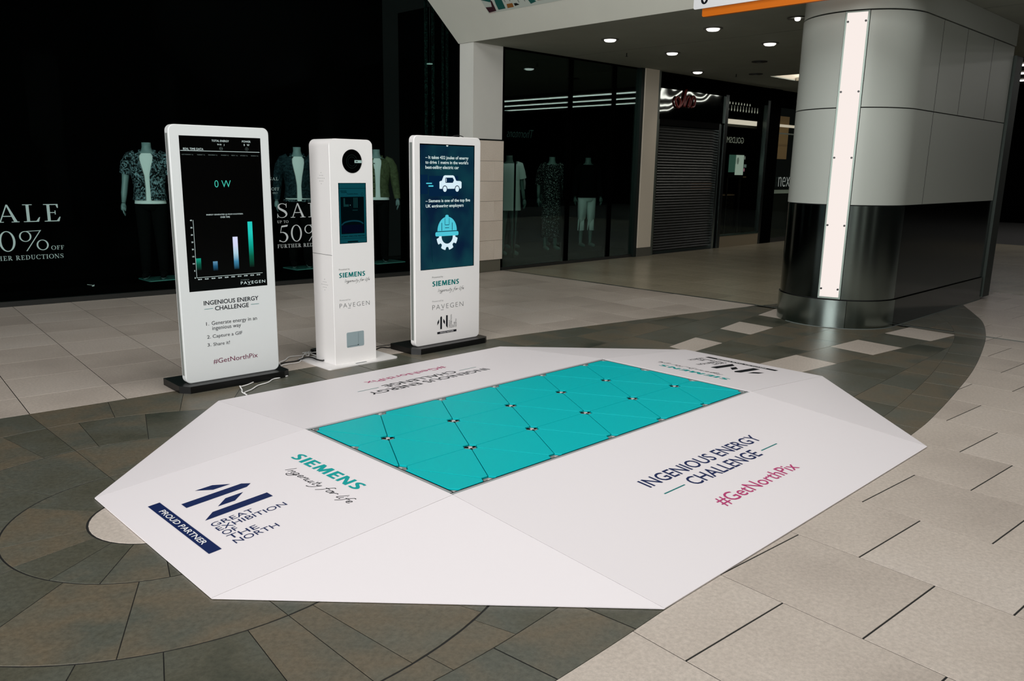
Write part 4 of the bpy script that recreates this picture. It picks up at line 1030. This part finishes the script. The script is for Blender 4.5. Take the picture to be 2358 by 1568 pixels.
mannequin('headless mannequin in an open dark denim jacket behind the sale lettering', 3.83, 7.87, .184, 1.10, rad(-26), 'denim', gm)
mannequin('headless mannequin in an olive jacket right of the photo kiosk', 5.15, 7.78, .184, 1.10, rad(-30), 'olive', gm)
gplate(1.8, 7.85, .55, .4, .162, 'glass mannequin base under the floral shirt mannequin')
gplate(3.85, 7.78, .55, .4, .162, 'glass mannequin base under the denim jacket mannequin')
gplate(5.2, 7.68, .55, .4, .162, 'glass mannequin base under the olive jacket mannequin')
area('window_fill_light', (3.3, 7.75, 4.2), 4.5, .25, 9, (.9, 1, .99), (rad(-4), 0, 0))  # unseen fill light, added to brighten the left window mannequins
tag(MB().box((-6, 7.75, 4.62), (6.6, 9.0, 4.7)).build('ceiling_window', VOID), kind='structure')
# hanging fabric strips
def hang(x, y, w, z0, z1, lab):
    m = pattern('teal_drape', (3, 8, 8), (46, 92, 82), 26, .5, .8)
    mb = MB(); n = 10; P = []
    rings = []
    for k in range(n+1):
        xx = x-w/2+w*k/n; yy = y+.012*math.sin(k*2.1); rings.append([(xx, yy, z0), (xx, yy, z1), (xx, yy+.01, z1), (xx, yy+.01, z0)])
    mb.loft(rings, True, False)
    tag(mb.build('hanging_drape', m), lab, 'drape', 'drapes hanging in the left shop window')
hang(6.02, 7.62, .055, 1.9, 4.6, 'teal fabric strip hanging farthest left behind the window')
hang(6.16, 7.62, .05, 1.9, 4.6, 'teal fabric strip hanging second from left behind the window')
hang(6.36, 7.62, .03, 1.9, 4.6, 'narrow teal fabric strip beside the pillar, third from left')
hang(6.45, 7.62, .04, 1.9, 4.6, 'teal fabric strip hanging closest to the pillar')
cl_ = thing('pendant_lamp', 'small dim disc lamp glowing above the hanging teal strips', 'lamp', (5.99, 7.5, 3.19))
MB().disc((0, 0, 0), .045, 'z', .012, 20).build('disc', mat('dim_lamp', (60, 80, 74), .4, 0, .3, (150, 180, 170), .5), cl_)
MB().tube([(0, 0, .012), (0, 0, 1.43)], .004, 6).build('cord', BLACK, cl_)

# ------------------------------------------------------------------ right shop window
tag(MB().box((10.345, 6.802, 0), (10.43, 9.0, 3.46)).build('wall_side', VOID), kind='structure')
area('display_fill_light', (8.0, 6.95, 3.35), 2.2, .15, 5, (.95, 1, .98), (rad(14), 0, 0))  # unseen fill light, added to brighten the white dress mannequin
rw = thing('shop_window', 'dark shop window right of the pillar with female mannequins and reflections', 'shop window')
MB().box((6.86, 6.74, .05), (10.34, 6.752, 3.44)).build('glass_pane', SHOPGLASS2, rw)
for a, b in ((6.852, 6.875), (8.385, 8.50), (9.56, 9.68)): MB().box((a, 6.735, .05), (b, 6.80, 3.44)).build('mullion', VOID, rw)
MB().box((6.85, 6.72, 0), (10.34, 6.80, .05)).build('sill', mat('window_sill_dark', (30, 32, 30), .4), rw)
tag(MB().box((6.85, 6.9, .001), (10.9, 9.0, .15)).build('floor_display', VOID), kind='structure')
ts = thing('sign_or_reflection', 'faint reversed script lettering, a modelled reflection high in the right shop window', 'sign')
text(Frame((0, 6.895, 0), (1, 0, 0), (.22, 0, 1)), 'Thorntons', 6.62, 2.13, 7.22, 2.26, mat('reflected_lettering', (40, 52, 50), .6, 0, .1, (34, 48, 46), .6), ts, -.01, mirror=True)  # mirrored letters stand in for a reflection in the glass
MB().box((6.95, 6.90, 2.05), (7.75, 6.92, 2.35)).build('added_letter_backing', VOID, ts); MB().box((7.3, 6.905, .15), (7.33, 6.92, 2.05)).build('added_letter_post', VOID, ts)  # board and post added to carry the reflected letters
gr_ = 'mannequins in the right shop window'
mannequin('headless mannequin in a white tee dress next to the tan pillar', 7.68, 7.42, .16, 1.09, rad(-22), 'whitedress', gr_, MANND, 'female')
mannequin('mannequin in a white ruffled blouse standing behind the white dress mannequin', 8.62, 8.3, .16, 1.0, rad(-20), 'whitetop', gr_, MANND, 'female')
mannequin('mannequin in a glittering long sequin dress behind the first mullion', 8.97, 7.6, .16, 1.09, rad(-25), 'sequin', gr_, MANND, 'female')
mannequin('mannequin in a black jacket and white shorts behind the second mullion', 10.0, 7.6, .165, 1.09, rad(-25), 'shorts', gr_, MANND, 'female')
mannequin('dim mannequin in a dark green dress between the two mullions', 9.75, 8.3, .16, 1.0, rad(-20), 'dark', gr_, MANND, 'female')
for i, (x, z, l) in enumerate(((11.3, 3.3, 1),)): pass

# ------------------------------------------------------------------ shutter unit and far shopfronts
sh = thing('roller_shutter', 'closed dark slatted roller shutter beneath a mirrored transom', 'shutter')
MB().box((11.0, 6.75, 2.50), (13.24, 6.95, 2.62)).build('shutter_housing', MATTEBLACK, sh)
MB().box((10.95, 6.74, 0), (11.06, 6.82, 2.6)).build('guide_rail', mat('guide_metal', (70, 78, 70), .35, .7), sh)
MB().box((13.2, 6.74, 0), (13.28, 6.82, 2.6)).build('guide_rail', mat('guide_chrome', (140, 150, 146), .2, 1), sh)
proto = None; SL = mat('shutter_slat', (28, 32, 30), .35, .5)
for i in range(46):
    z = .05+i*.0533
    if proto is None:
        mb = MB(); prof = [(0, 0), (-.012, .012), (-.014, .03), (-.006, .047), (0, .050), (.004, .05), (.004, 0)]
        n = len(prof); mb.add([(11.06, 6.80+a, b) for a, b in prof]+[(13.2, 6.80+a, b) for a, b in prof],
            [tuple(range(n)), tuple(range(2*n-1, n-1, -1))]+[((q+1) % n, q, n+q, n+(q+1) % n) for q in range(n)])
        proto = mb.build('slat', SL, sh); proto.location = (0, 0, z)
    else:
        o = proto.copy(); COL.objects.link(o); o.parent = sh; o.location = (0, 0, z)
MB().box((11.06, 6.79, .0), (13.2, 6.81, .05)).build('bottom_bar', mat('shutter_bar', (30, 44, 40), .5, .4), sh)
MIR = mat('rippled_mirror', (150, 156, 150), .03, 1.0)
nt = MIR.node_tree; tc = nt.nodes.new('ShaderNodeTexCoord'); nz = nt.nodes.new('ShaderNodeTexNoise'); nz.inputs['Scale'].default_value = 1.7; nz.inputs['Detail'].default_value = 0
bp = nt.nodes.new('ShaderNodeBump'); bp.inputs['Strength'].default_value = .35; bp.inputs['Distance'].default_value = .05
nt.links.new(tc.outputs['Object'], nz.inputs['Vector']); nt.links.new(nz.outputs['Fac'], bp.inputs['Height']); nt.links.new(bp.outputs['Normal'], nt.nodes['Principled BSDF'].inputs['Normal'])
tr_ = thing('transom_panel', 'rippled mirror-polished transom panel above the roller shutter', 'transom')
MB().box((10.97, 6.73, 2.625), (13.335, 6.745, 3.17)).build('mirror_sheet', MIR, tr_)
MB().box((10.96, 6.745, 2.625), (13.33, 6.80, 3.47)).build('backing', VOID, tr_)
lg = thing('sign_or_reflection', 'dark red curly emblem on the mirrored transom above the shutter', 'sign')
REDM = mat('dark_red_enamel', (96, 22, 20), .35)
for pts in ([(11.55, 2.86), (11.48, 2.96), (11.55, 3.04), (11.66, 2.96), (11.62, 2.85), (11.55, 2.86)], [(11.66, 2.86), (11.78, 3.02), (11.84, 3.2), (11.80, 3.0), (11.80, 2.87)],
            [(11.80, 2.87), (11.90, 3.06), (11.98, 3.03), (11.94, 2.90), (11.98, 2.88)], [(11.98, 2.88), (12.08, 3.08), (12.17, 3.03), (12.14, 2.90), (12.05, 2.88)]):
    MB().tube(bez([Vector((a, 6.70, b)) for a, b in pts], 5), .022, 8).build('curl', REDM, lg)
FW = Frame((0, 6.718, 0), (1, 0, 0), (0, 0, 1))
REFLG = mat('pale_reflected_letter', (120, 128, 116), .5, 0, .3, (110, 118, 104), .25)
# glazed shop
gs = thing('shop_window', 'glazed shopfront between the shutter and the dark pier', 'shop window')
MB().box((13.48, 6.74, .27), (15.15, 6.752, 3.1)).build('glass_pane', SHOPGLASS3, gs)
MB().box((13.34, 6.70, 0), (13.46, 6.80, 3.2)).build('frame_post', mat('frame_dark_chrome', (60, 66, 64), .25, .9), gs)
MB().box((15.12, 6.70, 0), (15.22, 6.80, 3.2)).build('frame_post', mat('frame_dark_chrome', (60, 66, 64), .25, .9), gs)
MB().box((13.46, 6.70, 0), (15.12, 6.85, .25)).build('stall_riser', mat('riser_stone', (132, 120, 96), .5), gs)
MB().box((13.46, 6.69, .25), (15.12, 6.85, .275)).build('sill', mat('sill_green', (46, 70, 60), .3, .5), gs)
MB().box((13.46, 6.745, 3.1), (15.21, 6.85, 3.47)).build('head_panel', VOID, gs)
bar = thing('light_bar_reflection', 'bright horizontal bar in the glazed shopfront, a reflected light built as a glowing box', 'lamp')  # reflection of a light bar, modelled as a glowing box
MB().box((13.62, 7.0, 2.66), (15.35, 7.06, 2.76)).build('diffuser', emis('bar_reflection_glow', (226, 214, 200), 1.1), bar); MB().box((13.62, 6.99, 2.60), (15.35, 7.06, 2.655)).build('reflection_edge', mat('reflection_edge_dim', (70, 66, 58)), bar)
po = thing('lit_poster', 'pale green lit poster panel inside the glazed shopfront', 'poster')
MB().box((14.10, 7.0, 1.50), (14.78, 7.02, 2.02)).build('backboard', MATTEBLACK, po)
for x in (14.15, 14.7): MB().box((x, 7.02, 0), (x+.03, 7.05, 1.6)).build('post', BLACK, po)
PF = Frame((0, 6.999, 0), (1, 0, 0), (0, 0, 1))
flat(PF, [rc(14.12, 1.62, 14.42, 2.0)], 'green_panel', emis('poster_green', (48, 78, 68), 1), po); flat(PF, [rc(14.40, 1.56, 14.76, 2.0)], 'pale_panel', emis('poster_pale', (150, 166, 156), 1), po)
flat(PF, [[(14.5+.05*math.cos(a*.6), 1.87+.08*math.sin(a*.6)) for a in range(10)]], 'figure', emis('poster_figure', (96, 108, 100), 1), po, d=.002)
sg_ = thing('sign_or_reflection', 'reflection of white sign lettering, modelled as reversed letters in the glazed shopfront', 'sign')
text(FW, 'GOLDSM', 13.50, 2.235, 14.2, 2.36, REFLG, sg_, .0, mirror=True)  # sign mirrored in the glass, modelled as faintly glowing reversed letters
cab = thing('display_counter', 'dim timber display counter inside the glazed shopfront', 'counter')
MB().box((13.6, 7.3, 1.22), (14.25, 7.6, 1.40)).build('top', mat('timber_lit', (120, 84, 50), .5, 0, .3, (96, 62, 34), .35), cab); MB().box((13.62, 7.32, .01), (14.2, 7.6, 1.22)).build('cabinet', mat('cabinet_dark', (30, 26, 22), .6), cab)
MB().box((14.3, 7.3, .3), (15.0, 7.6, 1.08)).build('side_cabinet', pattern('stock_pattern', (8, 8, 6), (70, 58, 40), 14, .5, .8), cab); MB().box((14.3, 7.28, 1.09), (14.95, 7.6, 1.12)).build('shelf_edge', mat('shelf_edge', (140, 120, 96), .4), cab)
tl = thing('stock_shelf', 'shelf of small coloured boxes at the right of the glazed shopfront', 'shelf')
for i, c in enumerate(((150, 170, 170), (230, 150, 180), (120, 140, 136), (90, 110, 108), (160, 170, 160))):
    MB().box((14.85+.06*(i % 3), 7.1, 1.55+i*.09), (14.93+.07*(i % 3), 7.2, 1.62+i*.09)).build('carton', emis('carton_%d' % i, tuple(int(q*.7) for q in c)), tl)
MB().box((14.92, 7.14, 0), (14.96, 7.18, 1.5)).build('post', BLACK, tl); MB().box((14.8, 7.1, 1.5), (15.1, 7.22, 1.53)).build('shelf_board', mat('shelf_edge', (140, 120, 96), .4), tl)
rk = thing('pendant_rack', 'rack of tiny glinting glass bulbs hung above the reflected light bar', 'pendant light')
BG = emis('bulb_glow', (150, 150, 140), 1)
for r_ in range(2):
    MB().box((13.62, 6.99+r_*.2, 3.05+r_*.16), (15.3, 7.01+r_*.2, 3.07+r_*.16)).build('rail', BLACK, rk)
    for x in (13.7, 15.2): MB().tube([(x, 7.0+r_*.2, 3.06+r_*.16), (x, 7.0+r_*.2, 3.47)], .006, 6).build('hanger', BLACK, rk)
bproto = MB().tube([(0, 0, -.03), (0, 0, 0), (0, 0, .03), (0, 0, .09)], [.006, .014, .006, .004], 8).build('bulb', BG, rk)
for r_ in range(2):
    for i in range(13):
        o = bproto if (r_, i) == (0, 0) else bproto.copy()
        if o is not bproto: COL.objects.link(o); o.parent = rk
        o.location = (13.7+i*.125, 7.0+r_*.2, 2.96+r_*.16)
tag(MB().box((15.22, 6.70, 0), (15.72, 7.2, 3.47)).build('wall_pier', VOID), kind='structure')
g2 = thing('shop_window', 'far shop window partly hidden by the column', 'shop window')
MB().box((15.72, 6.74, .1), (18.3, 6.752, 3.1)).build('glass_pane', SHOPGLASS3, g2)
MB().box((15.72, 6.72, 0), (18.3, 6.82, .1)).build('sill', mat('window_sill_dark', (30, 32, 30), .4), g2)
MB().box((17.25, 6.72, .1), (17.31, 6.8, 3.1)).build('mullion', mat('frame_dark_chrome', (60, 66, 64), .25, .9), g2)
MB().box((15.72, 6.725, 2.50), (18.3, 6.738, 2.53)).build('transom_bar', mat('sage_metal', (96, 104, 94), .4, .5), g2)
MB().box((15.73, 6.745, 3.1), (18.29, 6.85, 3.46)).build('head_panel', VOID, g2)
sn = thing('sign_or_reflection', 'thin white lettering near the column, a reflected sign modelled in the far window', 'sign')
text(FW, 'next', 15.92, 1.30, 16.62, 1.56, mat('white_lettering', (170, 176, 172), .5, 0, .2, (96, 102, 100), .9), sn, -.015)  # reflected sign, its brightness put into glowing letters
s4_ = thing('sign_or_reflection', 'small white lettering above the pink poster in the far window', 'sign')
text(FW, 'SPORTS', 17.0, 2.02, 17.5, 2.12, mat('white_lettering', (170, 176, 172)), s4_, .0, mirror=True)
tp = thing('lit_poster', 'tan warm-lit wall panel inside the far window', 'poster')
MB().box((16.35, 7.1, 1.95), (16.95, 7.14, 2.95)).build('panel', mat('tan_lit', (110, 90, 64), .6, 0, .2, (84, 66, 46), .7), tp); MB().box((16.4, 7.11, 0), (16.44, 7.14, 1.95)).build('post', BLACK, tp); MB().box((16.3, 7.08, 2.70), (17.4, 7.10, 2.76)).build('light_line', emis('light_line', (220, 205, 190)), tp)
pp = thing('lit_poster', 'small pink and white poster inside the far window beside the column', 'poster')
MB().box((17.35, 7.0, 1.42), (17.72, 7.02, 2.0)).build('backboard', emis('poster_pink', (120, 66, 64)), pp); MB().box((17.5, 7.021, 0), (17.54, 7.05, 1.5)).build('post', BLACK, pp); flat(PF, srib([(17.42, 1.46, .05), (17.55, 1.62, .05), (17.62, 1.82, .06), (17.66, 1.97, .03)]), 'white_swoosh', emis('poster_white', (210, 205, 200)), pp, d=.002)
MB().box((17.35, 6.99, 2.0), (17.72, 7.0, 2.03)).build('top_edge', emis('poster_white', (210, 205, 200)), pp)
sbr = thing('counter', 'long pale counter edge crossing the far window', 'counter')
MB().box((16.5, 7.16, 1.12), (18.2, 7.4, 1.20)).build('worktop', mat('worktop_pale', (150, 160, 150), .5, 0, .3, (90, 96, 90), .5), sbr); MB().box((16.55, 7.2, .012), (18.2, 7.4, 1.12)).build('front', mat('counter_dark', (18, 26, 22), .6), sbr)
tag(MB().box((18.3, 6.70, 0), (18.9, 7.2, 3.47)).build('wall_end', VOID), kind='structure')

# ------------------------------------------------------------------ ceiling, fascia, downlights
ZC = 3.47
mb = MB(); mb.box((6.2, -9, ZC), (13.05, 6.738, ZC+.12)); mb.box((13.05, 5.6, ZC), (21, 6.738, ZC+.02))
tag(mb.build('ceiling', CEIL), kind='structure')
mb = MB(); mb.box((6.72, 6.742, ZC), (20, 9.0, ZC+.12)); tag(mb.build('ceiling_shop', VOID), kind='structure')
fa = MB().slab([(6.2, 7.0, ZC), (6.2, -9, ZC), (4.5, -9, ZC+1.7), (4.5, 7.25, ZC+1.7), (6.2, 7.06, ZC)][::-1], -.05)
fa = MB(); fa.add([(6.2, 7.06, ZC), (6.2, -9, ZC), (4.5, -9, ZC+1.7), (4.5, 7.25, ZC+1.7), (6.26, 7.055, ZC+.06), (6.26, -9, ZC+.06), (4.56, -9, ZC+1.76), (4.56, 7.24, ZC+1.76)],
    [(0, 3, 2, 1), (4, 5, 6, 7), (0, 1, 5, 4), (2, 3, 7, 6), (1, 2, 6, 5), (0, 4, 7, 3)])
fao = tag(fa.build('wall_fascia', FASC), kind='structure')
tag(MB().box((4.45, -9, ZC+1.7), (4.6, 7.3, 7)).build('wall_upper', FASC), kind='structure')
def groove(name, a, b): 
    a, b = Vector(a), Vector(b); t = (b-a).normalized(); n = Vector((-t.y, t.x, 0))*.004
    return MB().slab([a-n, a+n, b+n, b-n], .001).build(name, mat('ceiling_joint', (70, 74, 68), .9), None)
g1 = MB().box((8.35, -8, ZC-.002), (8.357, 6.7, ZC)).build('trim_1', mat('ceiling_joint', (90, 94, 86), .9)); tag(g1, kind='structure')
# upper ceiling of the next mall bay
UPM = mat('upper_ceiling', (100, 94, 80), .8)
tag(MB().box((13.05, -18, 4.62), (33, 5.7, 4.7)).build('ceiling_upper', UPM), kind='structure')
tag(MB().box((19.5, 5.6, ZC+.02), (33, 5.7, 4.62)).build('wall_bay_dark', VOID), kind='structure')
tag(MB().box((13.05, 5.6, ZC+.02), (19.5, 5.7, 4.62)).build('wall_bay_north', mat('bay_wall', (190, 182, 166), .8)), kind='structure')
tag(MB().box((12.95, -18, ZC+.12), (13.05, 5.7, 4.7)).build('wall_bay_west', UPM), kind='structure')
tag(MB().box((31, -18, 0), (31.2, 7.7, 4.62)).build('wall_far', VOID), kind='structure')
LG = emis('mall_strip_glow', (255, 250, 246), 3.6)
for i, x in enumerate((22.0, 24.1, 26.2, 28.3)):
    t = thing('ceiling_light_strip', ('first', 'second', 'third', 'fourth')[i]+' long white strip light, counted from the column, on the upper ceiling', 'ceiling light', (x, 0, 4.6), 0, 'strip lights beyond the column')
    MB().box((-.22, -15, -.02), (.22, 5.4, .01)).build('diffuser', LG, t); MB().box((-.26, -15.05, -.012), (-.22, 5.45, .012)).build('edge', UPM, t)
cv = thing('cove_light', 'bright light line along the recess wall left of the column', 'ceiling light')
MB().box((14.0, 5.52, 3.63), (20, 5.59, 3.74)).build('diffuser', emis('cove_glow', (255, 250, 244), 1.6), cv)
MB().box((14.1, 5.50, 3.47), (20, 5.58, 3.535)).build('ledge', mat('bay_wall', (190, 182, 166), .8), cv)
area('cove_wash', (15.4, 4.9, 3.72), 4.5, .15, 34, (1, .94, .86), (rad(75), 0, 0))
DL = [(7.34, 5.05, 1, 'white downlight nearest the pillar'), (7.50, 3.46, 1, 'white downlight behind the directional sign, left of the column'), (9.06, 5.16, 1, 'white downlight midway between pillar and shutter'),
      (9.15, 3.53, 1, 'white downlight in the second row, left of the column'), (11.5, 6.25, 1, 'white downlight in front of the mirrored transom'), (7.52, 2.30, .35, 'dim half-closed downlight near the column head'),
      (16.5, 6.50, 1, 'distant downlight under the light recess'), (9.2, 1.98, 1, 'downlight just peeking past the column edge')]
for x, y, k, lab in DL:
    t = thing('downlight', lab, 'downlight', (x, y, ZC), 0, 'recessed downlights in the low ceiling')
    rings = []
    for r, z in ((.125, -.001), (.125, -.012), (.105, -.014), (.088, -.002)):
        rings.append([(r*math.cos(2*PI*q/28), r*math.sin(2*PI*q/28), z) for q in range(28)])
    MB().loft(rings, False).build('trim_ring', mat('downlight_ring', (84, 84, 76), .4), t)
    rr0 = .085 if k == 1 else .035
    MB().loft([[(r*math.cos(2*PI*q/24), r*math.sin(2*PI*q/24), z) for q in range(24)] for r, z in ((rr0, -.002), (rr0, -.02), (rr0*.8, -.034), (rr0*.35, -.04))], True).build('lamp', emis('downlight_glow', (255, 248, 244), 2.5), t)
    if k == 1:
        l = bpy.data.lights.new('downlight_lamp', 'SPOT'); l.energy = 16; l.spot_size = rad(110); l.spot_blend = .8; l.shadow_soft_size = .07; l.color = (1, .93, .82)
        o = bpy.data.objects.new('downlight_lamp', l); o.location = (0, 0, -.06); o.parent = t; COL.objects.link(o)
for x, y, lab in ((8.65, 5.75, 'small sprinkler head in front of the right shop window'), (12.3, 5.9, 'small sprinkler head in front of the mirrored transom')):
    t = thing('sprinkler', lab, 'sprinkler', (x, y, ZC))
    MB().tube([(0, 0, 0), (0, 0, -.05)], .008, 8).build('stem', BLACK, t); MB().disc((0, 0, -.055), .022, 'z', .004, 12).build('deflector', BLACK, t)
for x, y, lab in ((12.5, 5.6, 'round dark ceiling speaker left of the light recess'), (10.9, 4.65, 'oval dark air vent on the ceiling beside the light recess')):
    t = thing('ceiling_vent', lab, 'vent', (x, y, ZC)); MB().disc((0, 0, -.012), .13, 'z', .012, 24).build('grille', mat('vent_dark', (22, 24, 22), .7), t)
    MB().disc((0, 0, -.018), .05, 'z', .006, 16).build('centre_cap', BLACK, t)
# directional sign
sgn = thing('directional_sign', 'hanging white sign with a black arrow disc and orange lower band', 'sign', (5.45, 0, 0))
P = rrect(.2, 3.292, 2.412, 3.80, .02, 4)
mb = MB(); n = len(P); mb.add([(-.02, y, z) for y, z in P]+[(.0, y, z) for y, z in P], [tuple(range(n-1, -1, -1)), tuple(range(n, 2*n))]+[(i, (i+1) % n, n+(i+1) % n, n+i) for i in range(n)])
mb.build('white_panel', mat('sign_white', (232, 234, 236), .4), sgn)
P = rrect(.1, 3.212, 2.318, 3.75, .02, 4); P = [(y, z) for y, z in P]
mb = MB(); mb.add([(.005, y, z) for y, z in P]+[(.05, y, z) for y, z in P], [tuple(range(n-1, -1, -1)), tuple(range(n, 2*n))]+[(i, (i+1) % n, n+(i+1) % n, n+i) for i in range(n)])
mb.build('orange_panel', mat('sign_orange', (214, 112, 20), .4), sgn)
SF = Frame((-.021, 2.412, 3.292), (0, -1, 0), (0, 0, 1))
flat(SF, [[(.13+.042*math.cos(a*PI/12), .085+.046*math.sin(a*PI/12)) for a in range(24)]], 'arrow_disc', INK, sgn, d=.0004)
flat(SF, [[(.13, .055), (.148, .08), (.136, .08), (.136, .115), (.124, .115), (.124, .08), (.112, .08)]], 'arrow', PRINTW, sgn, d=.001)
text(SF, 'W', .30, .063, .39, .15, INK, sgn, .01)
for y in (.5, 2.1): MB().tube([(.0, y, 3.75), (.0, y, 4.24)], .008, 8).build('hanger_rod', ALU, sgn)
# poster on the fascia
pf = thing('fascia_poster', 'patterned shopping-bag poster stuck on the sloping fascia', 'poster')
kx = 1/math.sqrt(2)
PF2 = Frame((6.2-.285, 6.09, ZC+.285), (0, -1, 0), (-kx, 0, kx)); PF2.N = Vector((-kx, 0, -kx))
flat(PF2, [rc(0, 0, 3.4, .9)[::-1]], 'sheet', mat('poster_paper', (196, 206, 196), .6), pf, d=.004)
flat(PF2, [rc(0.02, 0, .14, .006)[::-1]], 'pink_edge', mat('poster_edge_pink', (206, 160, 160), .6), pf, d=.006)
cs_ = [mat('poster_teal', (20, 92, 84), .6), mat('poster_ochre', (150, 98, 44), .6), mat('poster_maroon', (58, 24, 34), .6), mat('poster_black', (20, 24, 24), .6)]
def shp(poly, ci, nm): flat(PF2, [poly[::-1]], nm, cs_[ci], pf, d=.007)
shp([(.01, .10), (.13, .09), (.15, .14), (.17, .20), (.19, .17), (.17, .02), (.02, .012)], 2, 'boot_shape')
shp([(.22, .03), (.36, .03), (.38, .18), (.34, .24), (.26, .24), (.23, .12)], 0, 'bag_shape')
shp([(-.0, .22), (.15, .16), (.26, .30), (.24, .5), (.02, .5)], 0, 'dress_shape'); shp([(.20, .26), (.32, .17), (.42, .32), (.40, .5), (.26, .5)], 1, 'bag_shape')
shp([(.40, .03), (.52, .03), (.53, .09), (.42, .09)], 1, 'purse_shape'); shp([(.55, .04), (.64, .05), (.60, .08), (.55, .08)], 3, 'shoe_shape')
shp([(.84, .03), (.95, .05), (.90, .13), (.83, .09)], 0, 'shoe_shape'); shp([(.98, .06), (1.12, .05), (1.18, .2), (1.1, .4), (.95, .4)], 1, 'bag_shape'); shp([(1.18, .06), (1.50, .08), (1.52, .3), (1.2, .4)], 0, 'dress_shape')
for i in range(4):
    x0 = 1.7+i*.6; shp([(x0, .05), (x0+.3, .05), (x0+.32, .35), (x0+.02, .35)], i % 3, 'bag_shape')
flat(PF2, ringp(.465, .14, .05, .12, .007, .007, -10, 190, 14)+ringp(.71, .08, .06, .14, .007, .007, 0, 180, 14), 'handle_shape', cs_[3], pf, d=.008)
